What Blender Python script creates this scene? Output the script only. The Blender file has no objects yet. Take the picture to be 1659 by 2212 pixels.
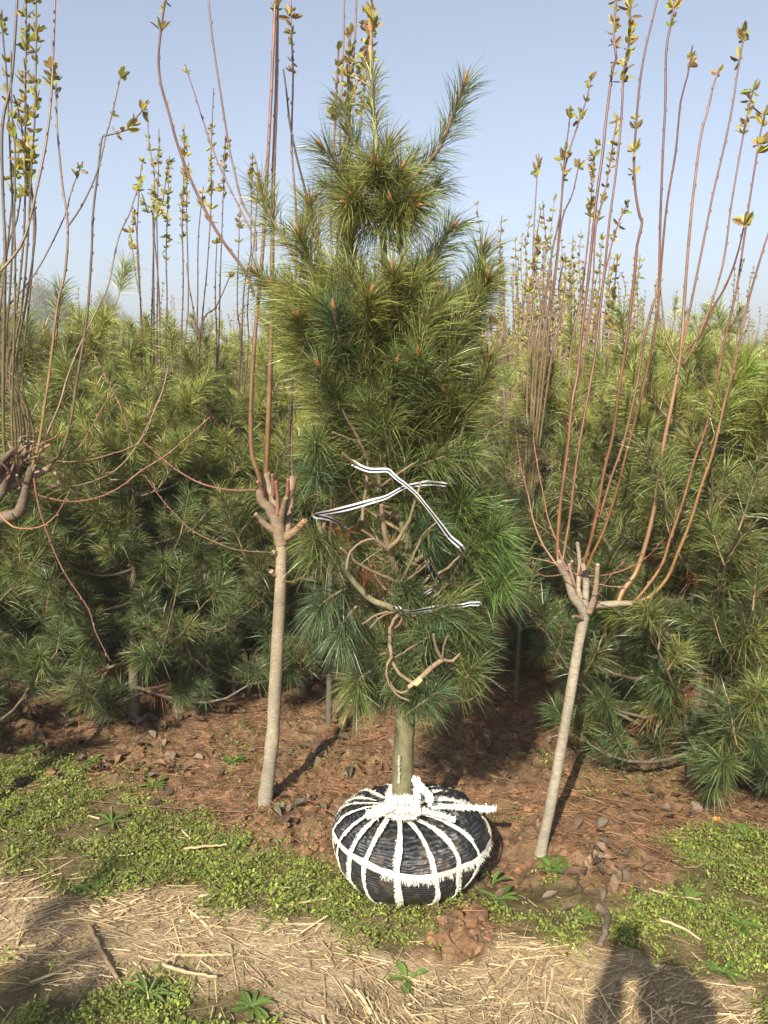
import bpy, math, random
import numpy as np
from mathutils import Vector

# ------------------------------------------------------------ camera, world, sun
PITCH = math.radians(10.0); CAMH = 1.55; F = 1736.0        # F in units of the 1659 x 2212 picture
sc = bpy.context.scene
col = sc.collection
cam = bpy.data.objects.new('camera', bpy.data.cameras.new('camera')); col.objects.link(cam)
cam.data.sensor_fit = 'VERTICAL'; cam.data.sensor_height = 24.0
cam.data.lens = 24.0 * F / 2212.0
cam.data.clip_start = 0.02; cam.data.clip_end = 9000
cam.location = (0, 0, CAMH); cam.rotation_euler = (math.pi/2 - PITCH, 0, 0)
sc.camera = cam
SUN_AZ = math.radians(18.5); SUN_EL = math.radians(36.5)   # light travels towards +y, 20 deg to the right
sundir = Vector((math.sin(SUN_AZ)*math.cos(SUN_EL), math.cos(SUN_AZ)*math.cos(SUN_EL), -math.sin(SUN_EL)))
sun = bpy.data.objects.new('sun', bpy.data.lights.new('sun', 'SUN')); col.objects.link(sun)
sun.data.energy = 5.0; sun.data.angle = math.radians(0.55); sun.data.color = (1.0, 0.90, 0.74)
sun.rotation_euler = sundir.to_track_quat('-Z', 'Y').to_euler(); sun.location = (-3, -6, 6)
world = bpy.data.worlds.new('World'); sc.world = world; world.use_nodes = True
nt = world.node_tree; nt.nodes.clear()
sky = nt.nodes.new('ShaderNodeTexSky'); sky.sky_type = 'NISHITA'; sky.sun_disc = False
sky.sun_elevation = SUN_EL; sky.sun_rotation = math.pi + SUN_AZ
sky.air_density = 1.0; sky.dust_density = 2.2; sky.ozone_density = 5.0; sky.altitude = 0
hs = nt.nodes.new('ShaderNodeHueSaturation'); hs.inputs['Saturation'].default_value = 0.62
bg = nt.nodes.new('ShaderNodeBackground'); bg.inputs['Strength'].default_value = 0.107
wo = nt.nodes.new('ShaderNodeOutputWorld')
nt.links.new(sky.outputs[0], hs.inputs['Color']); nt.links.new(hs.outputs[0], bg.inputs['Color'])
nt.links.new(bg.outputs[0], wo.inputs['Surface'])
sc.view_settings.view_transform = 'Standard'; sc.view_settings.look = 'None'
sc.view_settings.exposure = 0.85; sc.view_settings.gamma = 1.0
sc.render.engine = 'CYCLES'
sc.cycles.max_bounces = 6; sc.cycles.transmission_bounces = 4; sc.cycles.diffuse_bounces = 3

# ------------------------------------------------------------ helpers
rng = np.random.default_rng(7); random.seed(7)
cP, sP = math.cos(PITCH), math.sin(PITCH)
def ray(px, py):
    dx = (px-829.5)/F; dy = -(py-1106)/F
    return dx, cP + dy*sP, -sP + dy*cP
def W(px, py, Y):
    a, b, c = ray(px, py); t = Y/b
    return np.array([a*t, Y, CAMH + c*t])
def G(px, py):
    a, b, c = ray(px, py); t = CAMH/-c
    return np.array([a*t, b*t])
def R(rpx, Y): return rpx*Y/F*1.02
def z1(x, y): return 540+x*.3906, y*.3906
def z2(x, y): return 486+x*.4232, 756+y*.4232
def z3(x, y): return 594+x*.3581, 1512+y*.3581
def z4(x, y): return x*.3662, y*.3662
def z5(x, y): return 1053+x*.3661, y*.3661
def z6(x, y): return x*.3662, 648+y*.3662
def z7(x, y): return x*.4232, 1404+y*.4232
def z8(x, y): return 1053+x*.3661, 648+y*.3661
def z9(x, y): return 918+x*.4466, 1404+y*.4466

_lat = np.random.default_rng(3).random((256, 256))
def vnoise(x, y):
    x = np.asarray(x, float); y = np.asarray(y, float)
    xi = np.floor(x).astype(int); yi = np.floor(y).astype(int); fx = x-xi; fy = y-yi
    fx = fx*fx*(3-2*fx); fy = fy*fy*(3-2*fy)
    g = lambda a, b: _lat[a & 255, b & 255]
    return (g(xi, yi)*(1-fx)+g(xi+1, yi)*fx)*(1-fy)+(g(xi, yi+1)*(1-fx)+g(xi+1, yi+1)*fx)*fy
def fbm(x, y, o=4):
    s = 0; a = .5; n = 0
    for k in range(o):
        s = s+a*vnoise(x*2**k+17*k, y*2**k+31*k); n += a; a *= .5
    return s/n

def norm(v): return v/np.maximum(np.linalg.norm(v, axis=-1, keepdims=True), 1e-9)
class Geo:
    """collects verts, tris, quads with a colour per vertex and a material index per face"""
    def __init__(s): s.V = []; s.T = []; s.Q = []; s.C = []; s.n = 0; s.TM = []; s.QM = []
    def add(s, v, tris=None, quads=None, c=(1, 1, 1), m=0):
        v = np.asarray(v, float).reshape(-1, 3)
        c = np.asarray(c, float)
        if c.ndim == 1: c = np.tile(c[:3], (len(v), 1))
        if tris is not None and len(tris): t = np.asarray(tris, int); s.T.append(t+s.n); s.TM.append(np.full(len(t), m))
        if quads is not None and len(quads): q = np.asarray(quads, int); s.Q.append(q+s.n); s.QM.append(np.full(len(q), m))
        s.V.append(v); s.C.append(c); s.n += len(v)
    def mesh(s, name, mats, smooth=False, origin=(0, 0, 0)):
        V = np.concatenate(s.V)-np.asarray(origin, float); C = np.concatenate(s.C)
        T = np.concatenate(s.T) if s.T else np.zeros((0, 3), int); Q = np.concatenate(s.Q) if s.Q else np.zeros((0, 4), int)
        M = np.concatenate(s.TM+s.QM) if (s.TM or s.QM) else np.zeros(0, int)
        me = bpy.data.meshes.new(name)
        me.vertices.add(len(V)); me.vertices.foreach_set('co', V.astype(np.float32).ravel())
        L = len(T)*3+len(Q)*4
        me.loops.add(L); me.loops.foreach_set('vertex_index', np.concatenate([T.ravel(), Q.ravel()]).astype(np.int32))
        me.polygons.add(len(T)+len(Q))
        st = np.concatenate([np.arange(len(T))*3, len(T)*3+np.arange(len(Q))*4]).astype(np.int32)
        me.polygons.foreach_set('loop_start', st)
        me.polygons.foreach_set('material_index', M.astype(np.int32))
        me.polygons.foreach_set('use_smooth', np.full(len(M), smooth))
        me.update(calc_edges=True)
        ca = me.color_attributes.new('Col', 'FLOAT_COLOR', 'POINT')
        ca.data.foreach_set('color', np.concatenate([C, np.ones((len(C), 1))], 1).astype(np.float32).ravel())
        for m in (mats if isinstance(mats, (list, tuple)) else [mats]): me.materials.append(m)
        return me
    def obj(s, name, mats, parent=None, smooth=False):
        o = parent; origin = np.zeros(3)
        while o is not None: origin = origin+np.array(o.location); o = o.parent
        ob = bpy.data.objects.new(name, s.mesh(name, mats, smooth, origin)); col.objects.link(ob)
        if parent is not None: ob.parent = parent
        return ob
def tag(o, label=None, cat=None, group=None, kind=None):
    if label: o['label'] = label
    if cat: o['category'] = cat
    if group: o['group'] = group
    if kind: o['kind'] = kind
    return o
def thing(name, label, cat, loc=(0, 0, 0), group=None):
    o = bpy.data.objects.new(name, None); col.objects.link(o); o.location = tuple(float(a) for a in loc); o.empty_display_size = .1
    return tag(o, label, cat, group)
def copy_tree(o, parent=None):
    c = o.copy(); col.objects.link(c); c.parent = parent
    for ch in o.children: copy_tree(ch, c)
    return c

def smoothpath(P, step=.03):
    P = np.asarray(P, float)
    if len(P) == 2: P = np.stack([P[0], (P[0]+P[1])/2, P[1]])
    A = np.vstack([2*P[0]-P[1], P, 2*P[-1]-P[-2]]); out = []
    for i in range(1, len(A)-2):
        n = max(2, int(np.linalg.norm(A[i+1][:3]-A[i][:3])/step))
        t = np.linspace(0, 1, n, endpoint=False)[:, None]
        a, b, c, d = A[i-1], A[i], A[i+1], A[i+2]
        out.append(.5*((2*b)+(-a+c)*t+(2*a-5*b+4*c-d)*t*t+(-a+3*b-3*c+d)*t**3))
    out.append(A[-2][None]); return np.concatenate(out)
def tube(g, P, r, sides=6, c=(1, 1, 1), m=0, cap=True, knob=0.0):
    """P (n,3), r (n,)"""
    P = np.asarray(P, float); n = len(P); r = np.broadcast_to(np.asarray(r, float), (n,)).copy()
    if knob: r *= 1+knob*(rng.random(n) < .35)*rng.random(n)
    T = norm(np.gradient(P, axis=0)); ref = np.array([.31, .17, .93]) if abs(T[:, 2]).mean() < .8 else np.array([1., .1, .05])
    U = norm(np.cross(T, ref)); Vv = np.cross(T, U)
    a = np.arange(sides)*2*math.pi/sides
    ring = P[:, None]+r[:, None, None]*(np.cos(a)[None, :, None]*U[:, None]+np.sin(a)[None, :, None]*Vv[:, None])
    c = np.asarray(c, float); cc = np.repeat(c, sides, 0) if c.ndim == 2 else c
    i = np.arange(n-1)[:, None]*sides; j = np.arange(sides)[None]; k = (j+1) % sides
    q = np.stack([i+j, i+k, i+sides+k, i+sides+j], -1).reshape(-1, 4)
    v = ring.reshape(-1, 3)
    g.add(v, quads=q, c=cc, m=m)
    if cap:
        ce = P[-1]+T[-1]*r[-1]*.5
        base = (n-1)*sides
        g.add(np.vstack([ring[-1], ce]), tris=[[x, (x+1) % sides, sides] for x in range(sides)], c=cc[-1] if np.asarray(cc).ndim == 2 else cc, m=m)
def needles(g, B, D, L, w, droop, C, m=0):
    n = len(B)
    up = rng.normal(size=(n, 3)); S = norm(np.cross(D, up))*(w if np.ndim(w) == 0 else np.asarray(w)[:, None])/2
    L = L[:, None]; dr = np.zeros((n, 3)); dr[:, 2] = -1; dr = dr*droop[:, None]
    dr += rng.normal(size=(n, 3))*.05
    M_ = B+D*L*.52+dr*L*.18; E = B+D*L+dr*L*.75
    V = np.stack([B-S*.7, B+S*.7, M_+S, M_-S, E], 1).reshape(-1, 3)
    i = np.arange(n)[:, None]*5
    C5 = np.stack([C*.9, C*.9, C, C, C*1.08], 1).reshape(-1, 3)
    g.add(V, tris=i+np.array([[3, 2, 4]]), quads=i+np.array([[0, 1, 2, 3]]), c=C5, m=m)

# ------------------------------------------------------------ materials
def mat(name, rough=.7, spec=.3, colour=None, attr=True, noise=None, bump=None, transl=0.0, sheen=0.0):
    m = bpy.data.materials.new(name); m.use_nodes = True; n = m.node_tree; N = n.nodes; K = n.links
    b = N['Principled BSDF']; b.inputs['Roughness'].default_value = rough; b.inputs['Specular IOR Level'].default_value = spec
    if attr:
        a = N.new('ShaderNodeAttribute'); a.attribute_name = 'Col'; c = a.outputs['Color']
    else:
        a = N.new('ShaderNodeRGB'); a.outputs[0].default_value = (*colour, 1); c = a.outputs[0]
    if noise:
        sc_, lo, hi, st = noise
        tc = N.new('ShaderNodeTexCoord'); mp = N.new('ShaderNodeMapping'); mp.inputs['Scale'].default_value = st
        K.new(tc.outputs['Object'], mp.inputs[0])
        nz = N.new('ShaderNodeTexNoise'); nz.inputs['Scale'].default_value = sc_; nz.inputs['Detail'].default_value = 6; nz.inputs['Roughness'].default_value = .7
        K.new(mp.outputs[0], nz.inputs['Vector'])
        mr = N.new('ShaderNodeMapRange'); mr.inputs[1].default_value = .3; mr.inputs[2].default_value = .7; mr.inputs[3].default_value = lo; mr.inputs[4].default_value = hi
        K.new(nz.outputs['Fac'], mr.inputs[0])
        n9 = N.new('ShaderNodeTexNoise'); n9.inputs['Scale'].default_value = sc_*.16; n9.inputs['Detail'].default_value = 3; K.new(tc.outputs['Object'], n9.inputs['Vector'])
        m9 = N.new('ShaderNodeMapRange'); m9.inputs[1].default_value = .35; m9.inputs[2].default_value = .65; m9.inputs[3].default_value = .78; m9.inputs[4].default_value = 1.18; K.new(n9.outputs['Fac'], m9.inputs[0])
        mm = N.new('ShaderNodeMath'); mm.operation = 'MULTIPLY'; K.new(mr.outputs[0], mm.inputs[0]); K.new(m9.outputs[0], mm.inputs[1]); mr = mm
        mx = N.new('ShaderNodeVectorMath'); mx.operation = 'SCALE'; K.new(c, mx.inputs[0]); K.new(mr.outputs[0], mx.inputs['Scale']); c = mx.outputs[0]
        if bump:
            bp = N.new('ShaderNodeBump'); bp.inputs['Strength'].default_value = bump[0]; bp.inputs['Distance'].default_value = bump[1]
            K.new(nz.outputs['Fac'], bp.inputs['Height']); K.new(bp.outputs[0], b.inputs['Normal'])
    K.new(c, b.inputs['Base Color'])
    if transl:
        t = N.new('ShaderNodeBsdfTranslucent'); K.new(c, t.inputs['Color'])
        mi = N.new('ShaderNodeMixShader'); mi.inputs[0].default_value = transl
        K.new(b.outputs[0], mi.inputs[1]); K.new(t.outputs[0], mi.inputs[2]); K.new(mi.outputs[0], N['Material Output'].inputs[0])
    return m
M_needle = mat('pine_needles', .38, .55, transl=.15)
M_leaf = mat('young_leaves', .5, .4, transl=.3)
M_bark = mat('smooth_bark', .75, .25, noise=(60, .62, 1.25, (.8, .8, 2.2)), bump=(.7, .003))
M_shoot = mat('shoot_bark', .42, .5, noise=(90, .75, 1.25, (1, 1, .3)))
M_pbark = mat('pine_bark', .8, .2, noise=(45, .62, 1.3, (1, 1, .5)), bump=(.6, .003))
M_bud = mat('pine_bud', .7, .2, noise=(250, .6, 1.3, (1, 1, 1)))
M_dry = mat('dry_straw', .7, .25, noise=(40, .8, 1.2, (1, 1, 1)), transl=.1)
M_clod = mat('soil_lumps', .95, .1, noise=(110, .65, 1.3, (1, 1, 1)), bump=(.8, .004))
M_strap = mat('white_strap', .75, .2, noise=(60, .9, 1.05, (1, 1, 1)), transl=.12)
M_tape = mat('striped_tape', .35, .5)
M_cloth = mat('cloth', .9, .1)
M_skin = mat('skin', .5, .4)

# shade netting: black knitted plastic with fine ribs, glints painted into its colour
def netting_mat():
    m = bpy.data.materials.new('black_shade_net'); m.use_nodes = True; N = m.node_tree.nodes; K = m.node_tree.links; b = N['Principled BSDF']
    tc = N.new('ShaderNodeTexCoord'); 
    w1 = N.new('ShaderNodeTexWave'); w1.wave_type = 'BANDS'; w1.bands_direction = 'Z'; w1.inputs['Scale'].default_value = 42; w1.inputs['Distortion'].default_value = 1.6; w1.inputs['Detail'].default_value = 2; w1.inputs['Detail Scale'].default_value = .25
    at = N.new('ShaderNodeAttribute'); at.attribute_name = 'Col'
    w2 = N.new('ShaderNodeTexWave'); w2.wave_type = 'BANDS'; w2.bands_direction = 'X'; w2.inputs['Scale'].default_value = 110; w2.inputs['Distortion'].default_value = 2.5
    K.new(tc.outputs['Object'], w1.inputs['Vector']); K.new(at.outputs['Vector'], w2.inputs['Vector'])
    mu = N.new('ShaderNodeMath'); mu.operation = 'ADD'; K.new(w1.outputs['Fac'], mu.inputs[0])
    ml = N.new('ShaderNodeMath'); ml.operation = 'MULTIPLY'; ml.inputs[1].default_value = .8; K.new(w2.outputs['Fac'], ml.inputs[0]); K.new(ml.outputs[0], mu.inputs[1])
    bp = N.new('ShaderNodeBump'); bp.inputs['Strength'].default_value = .4; bp.inputs['Distance'].default_value = .003; K.new(mu.outputs[0], bp.inputs['Height']); K.new(bp.outputs[0], b.inputs['Normal'])
    nz = N.new('ShaderNodeTexNoise'); nz.inputs['Scale'].default_value = 22; nz.inputs['Detail'].default_value = 5; K.new(tc.outputs['Object'], nz.inputs['Vector'])
    cr = N.new('ShaderNodeValToRGB'); cr.color_ramp.elements[0].position = .52; cr.color_ramp.elements[0].color = (.012, .014, .018, 1); cr.color_ramp.elements[1].position = .78; cr.color_ramp.elements[1].color = (.10, .075, .05, 1)
    K.new(nz.outputs['Fac'], cr.inputs[0])
    c2 = N.new('ShaderNodeValToRGB'); c2.color_ramp.elements[0].position = .55; c2.color_ramp.elements[0].color = (0, 0, 0, 1); c2.color_ramp.elements[1].position = 1.0; c2.color_ramp.elements[1].color = (.16, .16, .17, 1)
    mg = N.new('ShaderNodeMath'); mg.operation = 'MULTIPLY'; K.new(w1.outputs['Fac'], mg.inputs[0]); K.new(w2.outputs['Fac'], mg.inputs[1]); K.new(mg.outputs[0], c2.inputs[0])
    ad = N.new('ShaderNodeVectorMath'); K.new(cr.outputs[0], ad.inputs[0]); K.new(c2.outputs[0], ad.inputs[1]); K.new(ad.outputs[0], b.inputs['Base Color'])
    b.inputs['Roughness'].default_value = .38; b.inputs['Specular IOR Level'].default_value = .6
    return m
M_net = netting_mat()

# ground zones, given as the outlines of the patches on the ground
def gpoly(pts): return np.array([G(*p) for p in pts])
def inpoly(x, y, P):
    x = np.asarray(x); y = np.asarray(y); r = np.zeros(x.shape, bool); j = len(P)-1
    for i in range(len(P)):
        xi, yi = P[i]; xj, yj = P[j]
        if yi != yj: r ^= ((yi > y) != (yj > y)) & (x < (xj-xi)*(y-yi)/(yj-yi)+xi)
        j = i
    return r
Z_green = [gpoly(p) for p in (
    [(-600, 1560), (0, 1590), (120, 1640), (230, 1700), (400, 1745), (520, 1830), (640, 1855), (720, 1890), (900, 1930), (960, 2030), (860, 2050), (740, 1990), (640, 1990), (400, 1930), (250, 1915), (100, 1925), (0, 1880), (-600, 1840)],
    [(1020, 1915), (1150, 1885), (1300, 1935), (1420, 1930), (1440, 1850), (1560, 1790), (1660, 1790), (2400, 1780), (2600, 2400), (1700, 2300), (1620, 2170), (1500, 2120), (1330, 2060), (1180, 2030), (1050, 2010), (980, 1960)],
    [(-600, 2070), (60, 2100), (180, 2140), (420, 2150), (560, 2130), (640, 2200), (700, 2500), (-900, 2500)])]
Z_track = gpoly([(-900, 1850), (0, 1880), (100, 1925), (250, 1915), (400, 1930), (640, 1990), (740, 1990), (870, 2060), (1050, 2020), (1180, 2030), (1330, 2060), (1500, 2120), (1620, 2170), (1700, 2300), (2600, 3300), (-2600, 3300)])
Z_bare = gpoly([(930, 1940), (1010, 1940), (1050, 2010), (1060, 2080), (960, 2110), (900, 2080), (950, 2000)])
def zones(x, y, j=.05):
    nx = (fbm(x*9, y*9, 3)-.5)*j*3.0; ny = (fbm(x*9+50, y*9+9, 3)-.5)*j*3.0
    X = x+nx; Y = y+ny; g = np.zeros(np.shape(x), bool)
    for P in Z_green: g |= inpoly(X, Y, P)
    b = inpoly(X, Y, Z_bare); g &= ~b
    t = inpoly(X, Y, Z_track) & ~g & ~b
    return g, t, b
BALL = np.array([W(884, 1800, 2.27)[0], 2.27])
mound = G(985, 2010)
def gh(x, y):
    g = .035*(fbm(x*1.3+5, y*1.3+2, 2)-.5)
    g = g+.028*(fbm(x*6, y*6, 3)-.5)
    d = np.hypot(x-mound[0], y-mound[1]); g = g+.03*np.exp(-(d/.09)**2)
    d = np.hypot(x-BALL[0], y-BALL[1]); g = np.where(d < .24, g*np.clip(d/.24, .2, 1), g)
    d = np.hypot(x-BALL[0]-.34, y-BALL[1]-.05); g = g-.045*np.exp(-(d/.12)**2)
    d = np.hypot(x-BALL[0]+.33, y-BALL[1]-.22); g = g+.04*np.exp(-(d/.2)**2)
    far = np.clip((np.hypot(x, y)-30)/60, 0, 1)
    return g*(1-far)

# ------------------------------------------------------------ ground sheet
def axis(lo, hi, step, far):
    a = np.arange(lo, hi, step); b = []; s = step; x = hi
    while x < far: b.append(x); s *= 1.16; x += s
    b.append(far); c = []; s = step; x = lo
    while x > -far: s *= 1.16; x -= s; c.append(x)
    return np.concatenate([np.array(c[::-1]), a, np.array(b)])
gx = axis(-2.2, 2.2, .0125, 420); gy = axis(1.45, 4.4, .0125, 420)
X, Y = np.meshgrid(gx, gy); g_, t_, b_ = zones(X, Y)
near = np.exp(-np.clip(np.hypot(X, Y-2.5)-3, 0, 99)/4)
fine = (fbm(X*28, Y*28, 4)-.5)
clod = np.clip(fbm(X*16+3, Y*16, 3)-.5, 0, 1)
soil = (~g_ & ~t_)
Zh = gh(X, Y)+near*(fine*np.where(soil, .042, .012)+clod*np.where(soil, .08, .008))
gr = Geo(); nx_, ny_ = len(gx), len(gy)
idx = np.arange(nx_*ny_).reshape(ny_, nx_)
q = np.stack([idx[:-1, :-1], idx[:-1, 1:], idx[1:, 1:], idx[1:, :-1]], -1).reshape(-1, 4)
cz = np.zeros((ny_, nx_, 3)); cz[..., 0] = g_; cz[..., 1] = t_; cz[..., 2] = b_
# soften the borders
for _ in range(2):
    cz[1:-1, 1:-1] = (cz[1:-1, 1:-1]*2+cz[:-2, 1:-1]+cz[2:, 1:-1]+cz[1:-1, :-2]+cz[1:-1, 2:])/6
gr.add(np.stack([X, Y, Zh], -1), quads=q, c=cz.reshape(-1, 3))
def ground_mat():
    m = bpy.data.materials.new('nursery_soil'); m.use_nodes = True; N = m.node_tree.nodes; K = m.node_tree.links; b = N['Principled BSDF']
    b.inputs['Roughness'].default_value = .95; b.inputs['Specular IOR Level'].default_value = .12
    at = N.new('ShaderNodeAttribute'); at.attribute_name = 'Col'; sp = N.new('ShaderNodeSeparateColor'); K.new(at.outputs['Color'], sp.inputs[0])
    tc = N.new('ShaderNodeTexCoord')
    def nz(s, d=8, r=.65):
        n = N.new('ShaderNodeTexNoise'); n.inputs['Scale'].default_value = s; n.inputs['Detail'].default_value = d; n.inputs['Roughness'].default_value = r; K.new(tc.outputs['Object'], n.inputs['Vector']); return n
    def ramp(n, p0, c0, p1, c1):
        r = N.new('ShaderNodeValToRGB'); e = r.color_ramp.elements; e[0].position = p0; e[0].color = (*c0, 1); e[1].position = p1; e[1].color = (*c1, 1); K.new(n.outputs['Fac'], r.inputs[0]); return r
    n1 = nz(14); n2 = nz(60, 6); n3 = nz(5)
    soil_ = ramp(n1, .32, (.11, .066, .036), .7, (.30, .20, .115))
    track = ramp(n3, .3, (.29, .205, .115), .72, (.54, .42, .265))
    green = ramp(n1, .35, (.10, .08, .035), .7, (.23, .18, .09))
    def mix(f, a, c):
        x = N.new('ShaderNodeMix'); x.data_type = 'RGBA'; K.new(f, x.inputs[0]); K.new(a, x.inputs[6]); K.new(c, x.inputs[7]); return x.outputs[2]
    c = mix(sp.outputs[0], soil_.outputs[0], green.outputs[0]); c = mix(sp.outputs[1], c, track.outputs[0])
    mr = N.new('ShaderNodeMapRange'); mr.inputs[1].default_value = .3; mr.inputs[2].default_value = .7; mr.inputs[3].default_value = .72; mr.inputs[4].default_value = 1.22; K.new(n2.outputs['Fac'], mr.inputs[0])
    vm = N.new('ShaderNodeVectorMath'); vm.operation = 'SCALE'; K.new(c, vm.inputs[0]); K.new(mr.outputs[0], vm.inputs['Scale']); K.new(vm.outputs[0], b.inputs['Base Color'])
    bp = N.new('ShaderNodeBump'); bp.inputs['Strength'].default_value = 1.0; bp.inputs['Distance'].default_value = .018; K.new(n2.outputs['Fac'], bp.inputs['Height']); K.new(bp.outputs[0], b.inputs['Normal'])
    return m
ground = gr.obj('ground', ground_mat(), smooth=True); tag(ground, 'bare brown nursery soil turning into a dusty track in front', kind='structure')

from_h = lambda x, y: gh(x, y)

# ------------------------------------------------------------ generic shoots of pine
YG = np.array([.215, .225, .050]); DG = np.array([.090, .130, .044]); BG = np.array([.088, .135, .058]); DEAD = np.array([.28, .105, .04])
def shoot(g, P, n, L, w, tone, spread=.95, start=.25, dead=0.0, droop=.25, vary=.32, end=1.0):
    """needles along the last part of the path P"""
    P = np.asarray(P, float)
    t = start+(end-start)*rng.random(n)**.8
    f = t*(len(P)-1); i = np.minimum(f.astype(int), len(P)-2); fr = (f-i)[:, None]
    B = P[i]*(1-fr)+P[i+1]*fr; T = norm(P[i+1]-P[i])
    rd = rng.normal(size=(n, 3)); rd = norm(rd-(rd*T).sum(1, keepdims=True)*T)
    ang = spread*(.45+.75*rng.random(n))*(1.15-.45*t)
    D = norm(T*np.cos(ang)[:, None]+rd*np.sin(ang)[:, None])
    Ln = L*(.72+.4*rng.random(n))
    C = tone[None]*(1+vary*rng.normal(size=(n, 1)))*(1+.06*rng.normal(size=(n, 3)))
    k = rng.random(n) < dead; C[k] = DEAD*(.6+.6*rng.random((k.sum(), 1)))
    needles(g, B, D, Ln, w, droop*(.4+rng.random(n)), np.clip(C, .004, 1))
def bud(g, p, d, L=.03, r=.006, m=0, c=(.36, .17, .07)):
    d = norm(np.asarray(d, float)); t = np.linspace(0, 1, 6)
    tube(g, p+d*L*t[:, None], r*np.array([.7, 1., 1.05, .8, .5, .12]), 6, c=np.array(c)*random.uniform(.7, 1.2), m=m)
    for k in range(3):
        o = norm(rng.normal(size=3))*.6+d; o = norm(o)
        tube(g, p+o*L*.55*t[:4, None], r*.45*np.array([.8, 1, .7, .2]), 4, c=np.array(c)*random.uniform(.7, 1.2), m=m)

def pine_geo(seed, H, Rr, w, dens, lean=(0, 0), shoots_per=6, nb=5, NL=.12):
    global rng
    keep = rng; rng = np.random.default_rng(seed)
    tr = Geo(); fo = Geo()
    zt = np.linspace(0, H, 14); ax = np.stack([lean[0]*zt/H+.03*np.sin(zt*2+seed), lean[1]*zt/H+.03*np.cos(zt*1.7+seed), zt-.05], -1)
    tube(tr, ax, np.interp(zt, [0, .2, H], [.036, .028, .005]), 8, c=(.17, .145, .105))
    zw = .16
    while zw < H-.12:
        u = zw/H
        prof = (min(1, .88+zw*.5) if u < .3 else 1-(u-.3)**1.5*1.1)*Rr
        cnt = nb+rng.integers(-1, 2); a0 = rng.random()*6.28
        for k in range(cnt):
            a = a0+k*6.283/cnt+rng.normal()*.25; L = max(.14, prof*rng.uniform(.75, 1.12))
            p0 = np.array([np.interp(zw, zt, ax[:, 0]), np.interp(zw, zt, ax[:, 1]), zw+rng.normal()*.03])
            o = np.array([math.cos(a), math.sin(a), 0]); rise = rng.uniform(.15, .5)+.5*u
            s = np.linspace(0, 1, 7)[:, None]
            P = p0+o*L*s**.9+np.array([0, 0, 1])*L*(rise*s**1.8-.12*np.sin(s*3.1)*(1-u))
            P += rng.normal(size=P.shape)*.008*s
            tube(tr, P, np.linspace(.010, .003, 7)*(1.15-.6*u), 5, c=(.17, .14, .10), cap=False)
            ns = max(2, int(round(shoots_per*(.5+L/Rr*.6))))
            tone0 = DG*(1-u)*.46+BG*(1-u)*.52+YG*(1-u)*.08+YG*u*u*1.35+DG*u*.2
            for q_ in range(ns):
                tt = 1.0 if q_ == 0 else rng.uniform(.12, .97)
                f = tt*6; i = min(int(f), 5); b = P[i]*(1-(f-i))+P[i+1]*(f-i); T = norm(P[i+1]-P[i])
                sd = rng.normal(size=3); sd[2] = abs(sd[2])*.7+.35; d = norm(T*(1.2 if q_ == 0 else .55)+norm(sd)*.75)
                ls = rng.uniform(.07, .16)*(1 if q_ else 1.15); ss = np.linspace(0, 1, 5)[:, None]
                S = b+d*ls*ss+np.array([0, 0, 1])*ls*.22*ss**2
                tube(tr, S, np.linspace(.0035, .0022, 5), 4, c=(.27, .19, .10), cap=False)
                tone = tone0*rng.uniform(.72, 1.32)*(1+rng.normal(size=3)*.05)
                if rng.random() < .12: tone = tone*.55+YG*.5
                shoot(fo, S, int(dens*rng.uniform(.7, 1.3)), NL*rng.uniform(.85, 1.1), w, tone, dead=.02, start=.2, spread=1.3-.35*u, droop=.35, vary=.38)
                if rng.random() < .55: bud(fo, S[-1], S[-1]-S[-2], .018*rng.uniform(.6, 1.4), .0035, m=1, c=(.30, .16, .07))
            if rng.random() < .4 and u < .75:      # old brown needles caught on the inner part of the limb
                shoot(fo, P[:3], int(dens*.5), .09, w*.8, DEAD, dead=0, droop=.8, start=0)
        zw += rng.uniform(.12, .2)*(1+.15*u)
    # leader
    S = np.array([[ax[-1, 0], ax[-1, 1], H-.05-.16+.045*i] for i in range(7)]); S[:, 0] += rng.normal()*.02*np.linspace(0, 1, 7)
    tube(tr, S, np.linspace(.006, .004, 7), 5, c=(.28, .27, .13))
    shoot(fo, S, int(dens*1.6), .10, w, YG*.95, start=0)
    bud(fo, S[-1], np.array([0, 0, 1.]), .035, .006, m=1)
    for k in range(4):
        a = rng.random()*6.28; d = np.array([math.cos(a)*.55, math.sin(a)*.55, 1]); b = S[1]
        S2 = b+norm(d)*np.linspace(0, .2, 5)[:, None]
        tube(tr, S2, .0035, 4, c=(.28, .2, .1)); shoot(fo, S2, int(dens), .10, w, YG*rng.uniform(.8, 1.1), start=.05); bud(fo, S2[-1], d, .025, .0045, m=1)
    rng = keep
    return tr, fo
def pine_thing(tr, fo, label, loc, rz, s, group):
    r = thing('pine_tree', label, 'tree', (0, 0, 0), group)
    tr.obj('trunk', M_pbark, r, smooth=True); fo.obj('crown', [M_needle, M_bud], r)
    r.location = loc; r.rotation_euler = (0, 0, rz); r.scale = (s, s, s); return r
LG = 'nursery pines standing behind the wrapped pine'
near_p = [pine_geo(11, 1.58, .80, .0021, 190, shoots_per=8, nb=6), pine_geo(12, 1.48, .82, .0021, 190, shoots_per=8, nb=6), pine_geo(13, 1.63, .78, .0021, 190, shoots_per=8, nb=6)]
far_p = [pine_geo(21, 1.60, .66, .0034, 100, shoots_per=7, NL=.11), pine_geo(22, 1.68, .64, .0034, 100, shoots_per=7, NL=.11), pine_geo(23, 1.54, .66, .0034, 100, shoots_per=7, NL=.11)]
protos = {}
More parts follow.
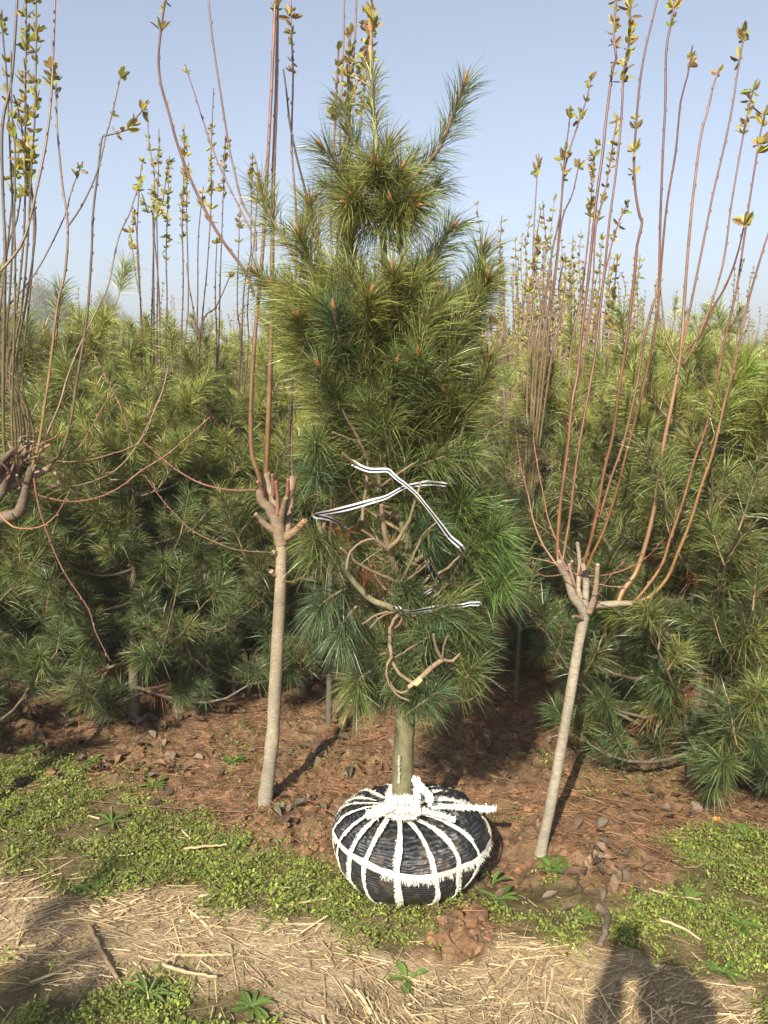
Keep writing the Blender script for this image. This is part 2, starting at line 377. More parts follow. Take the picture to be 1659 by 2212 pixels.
def put_pine(kind, k, x, y, rz, s, label, group):
    key = (kind, k)
    z = float(gh(np.array(x), np.array(y)))
    if key not in protos:
        tr, fo = (near_p if kind == 'n' else far_p)[k]
        protos[key] = pine_thing(tr, fo, label, (x, y, z), rz, s, group)
    else:
        r = copy_tree(protos[key]); r.location = (x, y, z); r.rotation_euler = (0, 0, rz); r.scale = (s, s, s); tag(r, label, 'tree', group)
front = [  # x, y, rz, scale, variant, label
    (-1.10, 3.42, .3, .84, 0, 'bushy pine at left with short bare trunk showing above the leaf litter'),
    (-.38, 3.72, 1.9, .86, 1, 'bushy pine right behind the pruned sapling left of the wrapped pine'),
    (1.20, 2.84, 2.6, .88, 2, 'wide bushy pine low to the ground at the right picture edge'),
    (-1.95, 3.1, 4.0, .86, 1, 'bushy pine cut by the left picture edge above the weeds'),
    (1.02, 3.80, .9, .86, 0, 'bushy pine behind the right pruned sapling beside the dark gap'),
    (2.05, 3.3, 5.0, .98, 1, 'tall pine behind the low bushy one at the right picture edge'),
    (-.78, 4.15, 2.2, .88, 2, 'pine behind the two front left pines, between their trunks'),
    (1.72, 3.75, 1.2, .94, 2, 'pine whose top shows just left of the right edge above the low bushy one'),
    (-1.62, 4.0, 5.5, 1.03, 2, 'taller pine behind the crown of the left edge sapling'),
    (1.58, 2.62, .8, .66, 1, 'small low pine at the right picture edge, its skirt sweeping the soil'),
    (-.05, 4.3, 3.3, .95, 0, 'pine hidden mostly behind the wrapped pine')]
for x, y, rz, s, k, lb in front: put_pine('n', k, x, y, rz, s, lb, None)
ROW = math.radians(10.5)
def rowpt(u, v): # u across, v along the rows
    return u*math.cos(ROW)+v*math.sin(ROW), -u*math.sin(ROW)+v*math.cos(ROW)
near_pts = [(a[0], a[1]) for a in front]
cnt = 0
for v in np.arange(4.0, 26, 1.0):
    half = 1.2+v*.56
    for u in np.arange(-14.5, 14.5, 1.0):
        if v > 9 and (int(u*2+v) % 2): continue
        if v > 15 and (int(u+v) % 3): continue
        uu = u+random.gauss(0, .1)-.05
        if abs(uu+.02) < .5: continue              # the open lane between the blocks
        x, y = rowpt(uu, v+random.gauss(0, .15))
        if abs(x) > half or y < 3.6: continue
        if any((x-a)**2+(y-b)**2 < .62 for a, b in near_pts): continue
        side = 'left of' if x < 0.2 else 'right of'
        if y < 6:
            put_pine('n' if y < 4.9 else 'f', cnt % 3, x, y, random.random()*6.28, random.uniform(.92, 1.02)*(1 if x < .3 else .95),
                 'bushy green pine in the second rows %s the tall wrapped pine' % side, 'second rows of pines %s the wrapped pine' % side)
        else:
            s = random.uniform(.9, 1.08)
            put_pine('f', cnt % 3, x, y, random.random()*6.28, s, 'small distant pine in the far rows %s the tall wrapped pine' % side, 'far rows of pines %s the wrapped pine' % side)
        cnt += 1
print('pines', cnt)
# a pine behind the photographer; its shade falls on the lower left of the track
put_pine('n', 0, -1.95, -.55, 1.0, 1.0, 'bushy pine standing behind the photographer beside the track', None)

# ------------------------------------------------------------ leafy shoots of the fruit saplings
LEAFC = [np.array([.42, .37, .07]), np.array([.26, .30, .06]), np.array([.40, .27, .11]), np.array([.28, .19, .08])]
def leaf(g, p, d, n, L, wd, c):
    d = norm(d); s = norm(np.cross(d, n)); u = np.cross(s, d)
    V = [p, p+d*L*.35+s*wd*.5+u*wd*.25, p+d*L*.75+s*wd*.42+u*wd*.2, p+d*L, p+d*L*.75-s*wd*.42+u*wd*.2, p+d*L*.35-s*wd*.5+u*wd*.25, p+d*L*.5-u*wd*.02]
    g.add(V, tris=[[0, 1, 6], [1, 2, 6], [2, 3, 6], [3, 4, 6], [4, 5, 6], [5, 0, 6]], c=c)
def cluster(g, p, T, size, tone, n=5):
    for k in range(n):
        o = norm(rng.normal(size=3)); d = norm(T*rng.uniform(.3, 1.2)+o*.9)
        c = LEAFC[rng.choice(4, p=tone)]*rng.uniform(.65, 1.2)
        leaf(g, p+o*.002, d, rng.normal(size=3), size*rng.uniform(.45, 1.2), size*rng.uniform(.28, .5), c)
TB = (.45, .33, .14, .08); TR = (.36, .22, .24, .18)
class Sapling:
    def __init__(s, label, base, group=None):
        s.root = thing('fruit_sapling', label, 'sapling', base, group); s.leaves = Geo(); s.nl = 0
        s.Y = base[1]
    def limb(s, name, P, r, c0, c1, sides=7, knob=.12, material=None, wob=0):
        """P world points with radii r; a mesh of its own"""
        D = np.column_stack([P, r]); S = smoothpath(D, .025); n = len(S)
        if wob: S[1:-1, :3] += rng.normal(size=(n-2, 3))*wob
        if name == 'trunk': S[:, 3] *= 1+.10*(fbm(np.arange(n)*.55+n, np.full(n, 3.7), 3)-.5)*2+.35*np.exp(-np.arange(n)/1.6)*(sides > 10)
        if name == 'shoot': c0 = np.array(c0)*.74; c1 = np.array(c1)*.70*np.array([1.02, .93, 1.0]); S[:, 3] *= .74
        g = Geo(); t = np.linspace(0, 1, n)[:, None]
        tube(g, S[:, :3], np.maximum(S[:, 3], .0008), sides, c=np.array(c0)*(1-t)+np.array(c1)*t, knob=knob)
        # little buds at the nodes
        if name == 'shoot':
            for i in range(2, n-1, 2):
                T = norm(S[i, :3]-S[i-1, :3]); o = norm(rng.normal(size=3)); o = norm(o-(o@T)*T)
                p = S[i, :3]+o*S[i, 3]*.6
                tube(g, np.array([p, p+(T*.8+o*.6)*.005, p+(T+o*.4)*.010]), [.0022, .0024, .0006], 4, c=np.array([.25, .12, .07]), cap=False)
        g.obj(name, material or M_shoot, s.root, smooth=True); return S
    def px(s, pts, Y0, Y1, r0, r1, name='shoot', c0=(.22, .13, .05), c1=(.22, .11, .085), leafy=None, size=.036, tone=TB, dens=.035, **k):
        n = len(pts); Ys = np.linspace(Y0, Y1, n); P = [W(a, b, y) for (a, b), y in zip(pts, Ys)]
        r = [R(q_, y) for q_, y in zip(np.linspace(r0, r1, n), Ys)]
        S = s.limb(name, P, r, c0, c1, **k)
        if leafy:
            seg = np.linalg.norm(np.diff(S[:, :3], axis=0), axis=1); cum = np.concatenate([[0], np.cumsum(seg)]); tot = cum[-1]
            for a, b in leafy:
                d = a*tot
                while d < b*tot:
                    i = min(np.searchsorted(cum, d), len(S)-2); T = norm(S[i+1, :3]-S[i, :3]); cluster(s.leaves, S[i, :3], T, size*rng.uniform(.5, 1.0), tone, rng.integers(4, 9))
                    d += dens*rng.uniform(.6, 1.4); s.nl += 1
        return S
    def done(s):
        if s.nl: s.leaves.obj('leaves', M_leaf, s.root)
GREY = (.30, .27, .205); TANB = (.27, .20, .135)
def L4(*a): return [z4(*p) for p in a]
def L5(*a): return [z5(*p) for p in a]
def L6(*a): return [z6(*p) for p in a]
def L8(*a): return [z8(*p) for p in a]
def L1(*a): return [z1(*p) for p in a]
OR = (.21, .12, .045); RED = (.155, .075, .06)

# left pruned sapling
b = G(572, 1738); s1 = Sapling('pruned fruit sapling with grey trunk and knotted crown just left of the wrapped pine', (b[0], b[1], 0)); Y1 = b[1]
s1.px([(566, 1760), (572, 1735), (588, 1600), (594, 1500), (600, 1380), (606, 1270), (608, 1200), (608, 1150)], Y1, Y1, 17, 11.5, 'trunk', GREY, (.32, .25, .17), sides=14, knob=.05, material=M_bark)
s1.px([(608, 1175), (600, 1130), (585, 1105), (572, 1085), (562, 1060)], Y1, Y1-.03, 15, 9, 'branch', TANB, TANB, material=M_bark, knob=.3, wob=.003)
s1.px([(605, 1150), (600, 1110), (590, 1075), (575, 1045), (578, 1020)], Y1, Y1+.03, 14, 8, 'branch', TANB, TANB, material=M_bark, knob=.3, wob=.003)
s1.px([(612, 1160), (622, 1120), (628, 1070), (632, 1030)], Y1, Y1+.08, 11, 6, 'branch', TANB, TANB, material=M_bark, knob=.3, wob=.003)
s1.px([(612, 1165), (635, 1150), (650, 1135), (658, 1125)], Y1, Y1-.05, 9, 7, 'branch', (.30, .20, .12), (.34, .21, .12), material=M_bark, knob=.2)
s1.px([(602, 1150), (575, 1135), (562, 1120), (552, 1110)], Y1, Y1-.04, 8, 4, 'branch', TANB, TANB, material=M_bark, knob=.3)
s1.px([(606, 1130), (612, 1100), (618, 1075)], Y1, Y1-.06, 9, 5, 'branch', TANB, TANB, material=M_bark, knob=.3)
s1.px([(605, 1240), (592, 1241), (586, 1234)], Y1, Y1-.025, 6, 5, 'knot', (.3, .22, .15), (.26, .19, .13), material=M_bark, knob=.3)
s1.px([(600, 1200), (590, 1192)], Y1, Y1-.025, 7, 5, 'knot', (.27, .2, .14), (.24, .18, .13), material=M_bark, knob=.3)
s1.px([(565, 1075), (560, 1030), (546, 990), (542, 940), (543, 850), (550, 740), (553, 700), (567, 547), (577, 371), (585, 220), (592, 60), (596, -60)], Y1-.03, Y1+.05, 7.5, 3.6, c0=OR, c1=(.28, .17, .13), leafy=[(.93, 1)], dens=.05)
s1.px([(572, 1055), (576, 1000), (580, 900), (584, 780), (587, 664), (588, 560), (591, 371), (597, 195), (599, 0), (600, -60)], Y1+.02, Y1+.08, 8.5, 3.8, c0=OR, c1=(.28, .17, .13))
s1.px(L4((1500, 1750), (1450, 1610), (1300, 1400), (1190, 1200), (1100, 1000), (1040, 830), (1000, 680), (950, 500), (935, 350), (950, 180), (975, 0), (985, -60)), Y1-.02, Y1-.1, 4.4, 2.6, c0=(.26, .14, .09), c1=(.2, .12, .1), leafy=[(.88, .99)], tone=TR)
s1.px(L4((1510, 1480), (1500, 1330), (1430, 1200), (1380, 1000), (1350, 860), (1290, 480), (1250, 200), (1230, 0), (1225, -60)), Y1, Y1+.1, 3.2, 2.2, c0=(.22, .13, .09), c1=(.17, .11, .1))
s1.px(L4((1500, 1400), (1390, 1180), (1290, 970), (1210, 750), (1150, 560), (1090, 380)), Y1, Y1+.2, 2.4, 1.5, c0=(.22, .13, .09), c1=(.17, .11, .1), leafy=[(.95, 1)], size=.025)
s1.px([(628, 1060), (624, 960), (640, 700), (660, 480), (663, 430), (644, 352), (627, 274), (619, 200), (612, 149)], Y1+.1, Y1+.15, 4.5, 2.0, c0=(.09, .06, .05), c1=(.06, .045, .04))
s1.px([(632, 1040), (630, 940), (634, 700), (640, 550), (639, 442), (630, 313), (633, 156), (627, 23), (632, -40)], Y1+.1, Y1+.2, 3.5, 2.2, c1=(.25, .17, .15), leafy=[(.82, 1)], tone=TR, size=.04)
s1.px(L6((1510, 1120), (1350, 1120), (1180, 1080), (1040, 1000), (940, 920), (840, 830)), Y1-.03, Y1+.25, 3.2, 1.4, c0=(.26, .15, .1), c1=(.3, .12, .08))
s1.px(L6((1610, 1490), (1450, 1480), (1350, 1460), (1150, 1370), (1040, 1270), (950, 1170), (850, 1030)), Y1-.03, Y1+.3, 2.2, 1.2, c0=(.17, .12, .07), c1=(.26, .12, .08))
s1.px(L6((1530, 1090), (1440, 980), (1350, 910)), Y1-.03, Y1-.15, 2.6, 1.3, c0=(.3, .22, .12), c1=(.3, .2, .12))
s1.px(L6((1480, 960), (1400, 880), (1290, 740), (1170, 570)), Y1-.05, Y1-.25, 2.0, 1.2, c0=(.3, .16, .12), c1=(.3, .13, .1))
s1.px([(612, 1256), (632, 1256), (655, 1245), (668, 1236)], Y1-.03, Y1-.12, 3, 1.6, c0=OR, c1=OR)
for (a, b_, c_, d_) in ((600, 1110, 596, 1040), (618, 1085, 622, 1035), (590, 1070, 588, 1025), (625, 1075, 640, 1030), (570, 1070, 556, 1040)):
    s1.px([(a, b_), ((a+c_)/2+2, (b_+d_)/2), (c_, d_)], Y1-.02, Y1-.06, 5, 3.2, 'stub', (.25, .14, .095), (.25, .12, .08), knob=.2)
s1.done()

# right pruned sapling
b = G(1168, 1842); s2 = Sapling('pruned fruit sapling with slender grey leaning trunk right of the wrapped root ball', (b[0], b[1], 0)); Y2 = b[1]
s2.px([(1164, 1860), (1170, 1830), (1187, 1750), (1204, 1660), (1222, 1560), (1240, 1450), (1254, 1370), (1264, 1325)], Y2, Y2, 12.5, 10.5, 'trunk', GREY, (.34, .30, .22), sides=14, knob=.05, material=M_bark)
s2.px(L8((575, 1860), (545, 1800), (500, 1740), (475, 1650), (440, 1590), (425, 1540)), Y2, Y2-.05, 11, 7.5, 'branch', GREY, (.33, .24, .18), material=M_bark, knob=.2)
s2.px(L8((580, 1850), (578, 1760), (583, 1660), (575, 1600), (560, 1560)), Y2, Y2+.05, 8.5, 6, 'branch', GREY, (.3, .22, .14), material=M_bark, knob=.2)
s2.px(L8((590, 1850), (625, 1800), (700, 1797), (780, 1790), (850, 1790)), Y2, Y2+.0, 9.5, 6, 'branch', GREY, (.32, .26, .17), material=M_bark, knob=.15)
s2.px(L8((600, 1840), (630, 1760), (643, 1660), (650, 1560)), Y2-.02, Y2-.08, 8, 5, 'stub', (.38, .28, .2), (.38, .28, .2), material=M_bark, knob=.15)
s2.px(L8((560, 1790), (535, 1700), (545, 1560), (530, 1430)), Y2+.03, Y2+.1, 6, 4, 'branch', (.34, .28, .2), (.34, .26, .2), material=M_bark, knob=.2)
s2.px(L8((560, 1880), (530, 1868), (505, 1868)), Y2-.02, Y2-.06, 4, 3, 'stub', (.3, .2, .14), (.3, .2, .14), material=M_bark)
s2.px(L8((582, 1660), (585, 1600)), Y2+.03, Y2+.03, 9, 9, 'black_tape', (.03, .03, .035), (.03, .03, .035), knob=0)
kw = dict(c0=(.22, .11, .045), c1=RED)
s2.px(L8((425, 1560), (412, 1480), (430, 1200), (470, 900), (500, 600), (530, 450), (555, 200))+L5((600, 1600), (640, 1200), (680, 900), (700, 700), (740, 400), (760, 350), (745, 200), (760, 0), (770, -150)), Y2-.05, Y2+.2, 5.6, 2.6, leafy=[(.82, .99)], tone=TR, **kw)
s2.px(L8((440, 1560), (460, 1440), (490, 1250), (520, 1000), (560, 750), (600, 530), (640, 300), (660, 100))+L5((690, 1600), (720, 1300), (760, 1000), (790, 700), (805, 400), (830, 300), (840, 100), (850, -100)), Y2+.0, Y2+.3, 4.5, 2.2, leafy=[(.82, .99)], size=.05, tone=TR, dens=.025, **kw)
s2.px(L8((545, 1620), (600, 1450), (640, 1280), (690, 1000), (740, 800), (780, 500), (820, 250), (850, 0))+L5((870, 1600), (882, 1450), (912, 1320), (900, 1280), (875, 1150), (865, 950), (880, 700), (900, 480), (930, 300), (970, 130), (1000, 0), (1010, -80)), Y2+.05, Y2+.1, 5.2, 2.2, leafy=[(.70, .82)], tone=TR, dens=.045, **kw)
s2.px(L8((560, 1640), (590, 1480), (660, 1280), (730, 1050), (800, 850), (860, 600), (890, 450), (930, 200), (985, 0))+L5((1010, 1700), (1020, 1300), (1035, 900), (1050, 600), (1055, 300), (1090, 100), (1115, -50)), Y2+.08, Y2+.25, 4.6, 2.6, leafy=[(.93, .99)], size=.04, tone=TR, **kw)
s2.px(L8((575, 1610), (620, 1500), (690, 1350), (770, 1100), (820, 900), (880, 680), (940, 420), (1000, 100))+L5((1030, 1500), (1060, 1200), (1110, 900), (1140, 600), (1180, 450), (1210, 270)), Y2+.08, Y2+.0, 4.8, 2.0, leafy=[(.96, .98)], tone=TR, **kw)
s2.px(L8((770, 1790), (800, 1710), (870, 1620), (930, 1450), (980, 1250), (1000, 1100), (1040, 850), (1090, 600), (1130, 380), (1150, 200))+L5((1160, 1800), (1190, 1400), (1220, 1100), (1260, 800), (1300, 650), (1340, 480), (1380, 390)), Y2+.0, Y2+.2, 8, 2.0, leafy=[(.985, 1)], c0=(.33, .19, .08), c1=(.26, .15, .11))
s2.px(L5((1155, 2085), (1270, 1960), (1310, 1850), (1400, 1700), (1460, 1550), (1500, 1400), (1530, 1250)), Y2+.05, Y2-.1, 3.6, 1.9, leafy=[(.86, 1)], tone=TR, size=.045, **kw)
s2.px(L5((1125, 2140), (1060, 2020), (1035, 1850), (1020, 1700)), Y2+.05, Y2+.15, 3.0, 1.8, c0=OR, c1=OR)
s2.px(L5((1150, 2060), (1180, 1900), (1230, 1650), (1280, 1400), (1330, 1150), (1400, 850), (1450, 600), (1480, 400), (1530, 130)), Y2+.1, Y2+.2, 3.4, 2.0, leafy=[(.87, .99)], tone=TR, size=.045, dens=.05, **kw)
s2.px(L5((1150, 2160), (1240, 2000), (1380, 1600), (1440, 1200), (1500, 850), (1540, 650), (1580, 480)), Y2+.1, Y2+.25, 3.0, 1.9, leafy=[(.80, 1)], tone=TR, size=.04, **kw)
s2.px(L8((840, 1790), (880, 1765), (950, 1680), (1030, 1560), (1080, 1400), (1150, 1200), (1220, 950), (1290, 750), (1350, 500), (1400, 230), (1450, 30))+L5((1480, 1650), (1530, 1300), (1560, 1100), (1600, 850), (1620, 740), (1650, 620)), Y2+.0, Y2+.05, 4.6, 2.0, leafy=[(.90, 1)], tone=TR, size=.045, c0=(.30, .15, .06), c1=(.17, .08, .07))
s2.px(L8((850, 1790), (960, 1750), (1060, 1640), (1120, 1500), (1200, 1300), (1260, 1100), (1330, 900), (1400, 600), (1460, 370), (1530, 50))+L5((1560, 1700), (1640, 1430), (1700, 1270)), Y2+.0, Y2-.1, 5.2, 2.6, c0=(.32, .18, .06), c1=(.26, .15, .1))
s2.px(L8((415, 1570), (330, 1450), (270, 1300), (240, 1150), (190, 950), (165, 720)), Y2-.05, Y2+.1, 3.6, 1.3, c0=(.33, .19, .1), c1=(.32, .12, .08))
s2.px(L8((420, 1450), (360, 1300), (330, 1150), (300, 1000), (270, 800), (285, 690)), Y2-.03, Y2+.25, 3.0, 1.3, c0=(.3, .17, .08), c1=(.28, .11, .08))
s2.px(L8((440, 1620), (370, 1630), (310, 1620), (240, 1540), (160, 1400)), Y2-.05, Y2-.2, 2.6, 1.2, c0=(.35, .22, .13), c1=(.3, .14, .1))
s2.px(L8((600, 1628), (720, 1620), (880, 1560), (960, 1500), (1050, 1400)), Y2, Y2-.15, 2.2, 1.0, c0=(.36, .2, .13), c1=(.36, .15, .12))
s2.px(L8((250, 1520), (350, 1540), (430, 1570), (600, 1660), (720, 1690), (810, 1690)), Y2-.1, Y2-.15, 1.8, 1.2, c0=(.36, .2, .12), c1=(.3, .2, .12))
s2.px(L8((640, 1760), (700, 1660), (820, 1520)), Y2-.05, Y2-.15, 2.0, 1.0, c0=(.3, .2, .15), c1=(.35, .16, .14))
for (a, b_, c_, d_) in ((455, 1600, 500, 1540), (520, 1700, 480, 1560), (470, 1590, 420, 1480)):
    s2.px(L8((a, b_), ((a+c_)/2, (b_+d_)/2+10), (c_, d_)), Y2-.03, Y2-.07, 4, 2.6, 'stub', (.36, .26, .2), (.36, .24, .18), knob=.2)
s2.done()

# sapling cut by the left picture edge
s3 = Sapling('pruned fruit sapling whose knotted crown is cut by the left picture edge', (-1.47, 2.62, 0)); Y3 = 2.62
s3.limb('trunk', [(-1.47, Y3, -.04), (-1.46, Y3, .4), (-1.43, Y3, .9), (-1.41, Y3, 1.02)], [.024, .019, .018, .022], GREY, (.2, .15, .11), sides=12, material=M_bark)
DK = (.16, .12, .085)
s3.px([(-70, 1130), (15, 1116), (42, 1105), (52, 1075), (60, 1040), (68, 1010)], Y3, Y3-.05, 13, 7, 'branch', DK, DK, material=M_bark, knob=.25)
s3.px([(-70, 1130), (-20, 1090), (5, 1060), (12, 1020), (14, 990)], Y3, Y3-.02, 13, 6, 'branch', DK, DK, material=M_bark, knob=.25)
s3.px([(0, 1060), (30, 1020), (52, 985), (60, 960)], Y3, Y3+.06, 10, 5, 'branch', DK, DK, material=M_bark, knob=.3)
s3.px([(-30, 1080), (20, 1050), (60, 1035), (100, 1015), (108, 1008)], Y3, Y3+.08, 10, 5, 'branch', DK, (.3, .22, .16), material=M_bark, knob=.3)
s3.px([(-30, 1100), (-10, 1040), (2, 1000), (30, 970)], Y3, Y3-.08, 10, 5, 'branch', DK, DK, material=M_bark, knob=.3)
OL = (.15, .115, .045); k3 = dict(c0=OL, c1=(.15, .125, .105))
s3.px([(14, 1000), (8, 960), (7, 805), (11, 549), (7, 439), (5, 275), (26, 165), (37, 0), (40, -60)], Y3, Y3+.1, 5, 3, **k3)
s3.px([(68, 1014), (84, 959), (95, 886), (106, 813)]+L4((340, 1800), (385, 1600), (400, 1330), (370, 1100), (345, 850), (335, 700), (330, 480), (318, 420)), Y3-.05, Y3+.1, 4.6, 1.8, leafy=[(.94, 1)], c0=(.27, .17, .05), c1=(.26, .17, .14))
s3.px(L4((405, 1330), (480, 1220), (560, 1050), (600, 920), (620, 820), (660, 680), (700, 500), (715, 430)), Y3+.02, Y3+.05, 2.4, 1.5, leafy=[(.72, .8), (.96, 1.0)], size=.045, **k3)
s3.px([(103, 1012), (135, 970), (154, 904), (165, 831), (183, 721)]+L4((520, 1800), (540, 1500), (550, 1250), (580, 1000), (600, 820), (625, 800), (750, 765), (800, 700), (880, 600)), Y3+.05, Y3+.1, 4.6, 1.8, leafy=[(.86, 1)], size=.042, tone=TR, dens=.05, **k3)
s3.px([(80, 1000), (92, 960)]+L6((350, 620), (400, 450), (480, 250), (600, 0))+L4((640, 1680), (700, 1400), (760, 1270), (800, 1150), (840, 1040)), Y3+.05, Y3+.4, 3.2, 1.6, leafy=[(.95, 1)], c0=(.23, .15, .08), c1=(.24, .2, .15))
s3.px([(-30, 610)]+L4((0, 1600), (80, 1510), (150, 1390), (220, 1100), (270, 850), (300, 600), (315, 300), (325, 0), (328, -80)), Y3-.1, Y3+.1, 4.0, 2.6, leafy=[(.66, .75)], size=.05, c0=(.24, .17, .08), c1=(.26, .17, .14))
for k_, (pts, lf) in enumerate([
    (((80, 2100), (90, 1600), (85, 1300), (90, 900), (70, 700), (65, 300)), [(.7, .85)]),
    (((60, 2200), (130, 1800), (165, 1400), (185, 1000), (205, 700), (215, 100), (200, -80)), [(.62, .99)]),
    (((40, 2200), (100, 1800), (140, 1400), (150, 1000), (150, 600), (155, 100), (150, -60)), [(.58, .99)]),
    (((100, 2100), (160, 1750), (210, 1350), (185, 1100), (160, 950), (140, 990)), [(.9, 1)]),
    (((20, 2300), (60, 1700), (75, 1300), (60, 900), (40, 450), (20, 250), (10, 60)), [(.8, .9), (.95, 1)]),
    (((60, 2200), (30, 1700), (60, 1300), (100, 950), (150, 780)), [(.8, .95)]),
    (((130, 2200), (180, 1700), (200, 1300), (160, 1000), (120, 700), (80, 560)), [(.8, 1)]),
    (((0, 2100), (40, 1500), (100, 1300), (130, 1100)), None)]):
    s3.px([(30+k_*6, 1000), (25+k_*6, 900)]+L4(*pts), Y3-.05+.04*k_, Y3+.02*k_, 3.6, 1.9, leafy=lf, size=.042, **k3)
s3.px(L4((0, 1860), (140, 1700), (240, 1560), (380, 1280), (420, 1130), (490, 950)), Y3+.1, Y3+.2, 2.2, 1.4, leafy=[(.9, 1)], **k3)
s3.px(L6((100, 930), (180, 930), (420, 955), (620, 920), (830, 830), (920, 620), (960, 540)), Y3, Y3+.35, 2.6, 1.3, c0=(.26, .17, .1), c1=(.28, .17, .1))
s3.px(L6((130, 1080), (230, 1085), (420, 1100), (600, 1050), (720, 970), (830, 820), (950, 560), (990, 400)), Y3, Y3+.3, 3.0, 1.4, c0=(.2, .13, .07), c1=(.33, .24, .14))
s3.px(L6((150, 1110), (220, 1150), (400, 1190), (560, 1170), (700, 1110), (830, 1010), (1000, 900), (1240, 690)), Y3-.05, Y3+.2, 3.4, 1.4, c0=(.30, .16, .07), c1=(.30, .13, .08))
s3.px(L6((200, 1050), (220, 1180), (270, 1350), (370, 1590), (520, 1820), (560, 1950), (650, 2130)), Y3-.05, Y3-.1, 3.2, 1.5, c0=(.24, .09, .065), c1=(.22, .15, .11))
s3.px(L6((-40, 1180), (0, 1260), (80, 1340), (230, 1340), (330, 1270), (410, 1130)), Y3-.1, Y3-.2, 3.2, 1.3, c0=(.4, .2, .08), c1=(.35, .2, .1))
s3.px(L6((60, 950), (150, 900), (280, 830), (380, 790)), Y3-.05, Y3-.1, 2.0, 1.2, c0=(.3, .2, .12), c1=(.36, .14, .1))
s3.px(L6((420, 930), (520, 790), (600, 640), (670, 540)), Y3+.1, Y3+.1, 1.6, 1.0, c0=(.33, .22, .12), c1=(.36, .18, .12))
s3.px(L6((780, 860), (720, 650), (640, 490), (550, 310)), Y3+.3, Y3+.35, 1.8, 1.0, c0=(.25, .15, .1), c1=(.36, .12, .09))
for i in range(16):
    a = rng.uniform(0, 110); b2 = rng.uniform(965, 1060)
    s3.px([(a, b2), (a+rng.uniform(-20, 25), b2-rng.uniform(5, 25)), (a+rng.uniform(-25, 50), b2-rng.uniform(10, 55))], Y3, Y3+rng.uniform(-.1, .1), 3.5, 2, 'stub', (.2, .13, .09), (.3, .2, .14), knob=.3)
s3.done()

# saplings of the next row, their thin shoots rise behind the pines
def backsap(label, crown, Yc, stems, tone=TB, size=.034, r0=2.6, r1=1.2, c0=(.20, .14, .10), c1=(.17, .12, .10), group=None):
    c = W(crown[0], crown[1], Yc); s = Sapling(label, (c[0], Yc, 0), group)
    s.limb('trunk', [(c[0]-.02, Yc, -.03), (c[0]-.01, Yc, c[2]*.5), tuple(c)], [.014, .012, .012], (.13, .11, .085), (.13, .11, .085), sides=8, material=M_bark)
    for pts, lf in stems:
        p = [crown]+list(pts)
        s.px(p, Yc, Yc+rng.uniform(-.15, .15), r0, r1, leafy=lf, size=size*Yc/3.2, tone=tone, dens=.03*Yc/3.2, c0=c0, c1=c1, sides=5)
    s.done(); return s
backsap('thin sapling with leafy tips rising above the pines between two crossing shoots at left', (318, 1010), 4.1, [
    (L4((835, 2200), (830, 1800), (800, 1620), (765, 1340)), [(.9, 1)]),
    (L4((840, 2200), (820, 1560), (790, 1230)), [(.93, 1)]),
    (L4((905, 2200), (905, 1300), (910, 1030), (880, 850), (868, 640)), [(.72, .92)]),
    (L4((905, 1400), (870, 1250), (835, 1140)), [(.93, 1)]),
    (L4((860, 2200), (810, 1500), (825, 1060), (850, 930)), [(.88, 1)])])
backsap('thin sapling with green leafy tips left of the long curved shoot', (345, 990), 4.0, [
    (L4((925, 2200), (930, 1600), (925, 1300), (935, 1000), (937, 760)), [(.74, .97)]),
    (L4((970, 2200), (985, 1800), (980, 1500), (990, 1200), (1000, 920)), [(.66, 1)]),
    (L4((940, 1800), (910, 1350), (960, 1180), (985, 1000)), [(.8, 1)])])
backsap('thin sapling with leafy tips just under the long curved shoot', (405, 980), 3.8, [
    (L4((1065, 2200), (1080, 1700), (1075, 1300), (1085, 1000), (1085, 740)), [(.66, 1)]),
    (L4((1075, 2200), (1110, 1800), (1100, 1200), (1110, 960)), [(.75, .98)]),
    (L4((1170, 2200), (1150, 1900), (1110, 1650), (1100, 1550)), None),
    (L4((1150, 2200), (1165, 1800), (1170, 1400), (1200, 1100)), [(.93, 1)])])
backsap('thin sapling with bronze leafy tips right of the long curved shoot', (440, 1080), 3.6, [
    (L4((1170, 2200), (1200, 1800), (1220, 1600), (1245, 1200), (1245, 900), (1260, 520)), [(.68, .92)]),
    (L4((1280, 2200), (1300, 1600), (1315, 1200), (1330, 800)), [(.84, 1)]),
    (L4((1275, 2200), (1270, 1700), (1280, 1400)), [(.97, 1)]),
    (L4((1180, 2000), (1280, 1800), (1370, 1600)), [(.97, 1)])], tone=TR)
backsap('thin sapling half hidden by the left side of the wrapped pine', (500, 1050), 3.7, [
    (L4((1430, 2150), (1400, 1800), (1410, 1400), (1410, 1250)), [(.88, 1)]),
    (L4((1420, 2100), (1440, 1700), (1480, 1500), (1480, 1350), (1490, 900)), [(.85, 1)]),
    (L4((1460, 2100), (1460, 1800), (1500, 1400), (1530, 1000)), [(.9, 1)])], tone=TR)
backsap('sapling directly behind the wrapped pine with tall shoots left of its top', (715, 1150), 3.35, [
    ([(720, 800), (728, 560), (735, 400), (735, 273), (742, 90), (743, -40)], None),
    ([(745, 800), (745, 560), (752, 350), (759, 195), (768, 60), (771, -40)], None),
    ([(735, 800), (738, 560), (744, 360), (752, 200), (755, 60)], [(.74, 1)]),
    ([(760, 800), (770, 500), (778, 280), (795, 120), (806, 40), (800, -20)], [(.78, .98)]),
    ([(755, 900), (690, 520), (712, 440), (745, 300), (770, 180), (790, 110)], [(.9, 1)]),
    ([(740, 900), (715, 500), (722, 300), (728, 180), (732, 90)], [(.86, .99)])], tone=TR, size=.05, r0=4, r1=2.4, c0=(.26, .16, .1), c1=(.27, .17, .13))
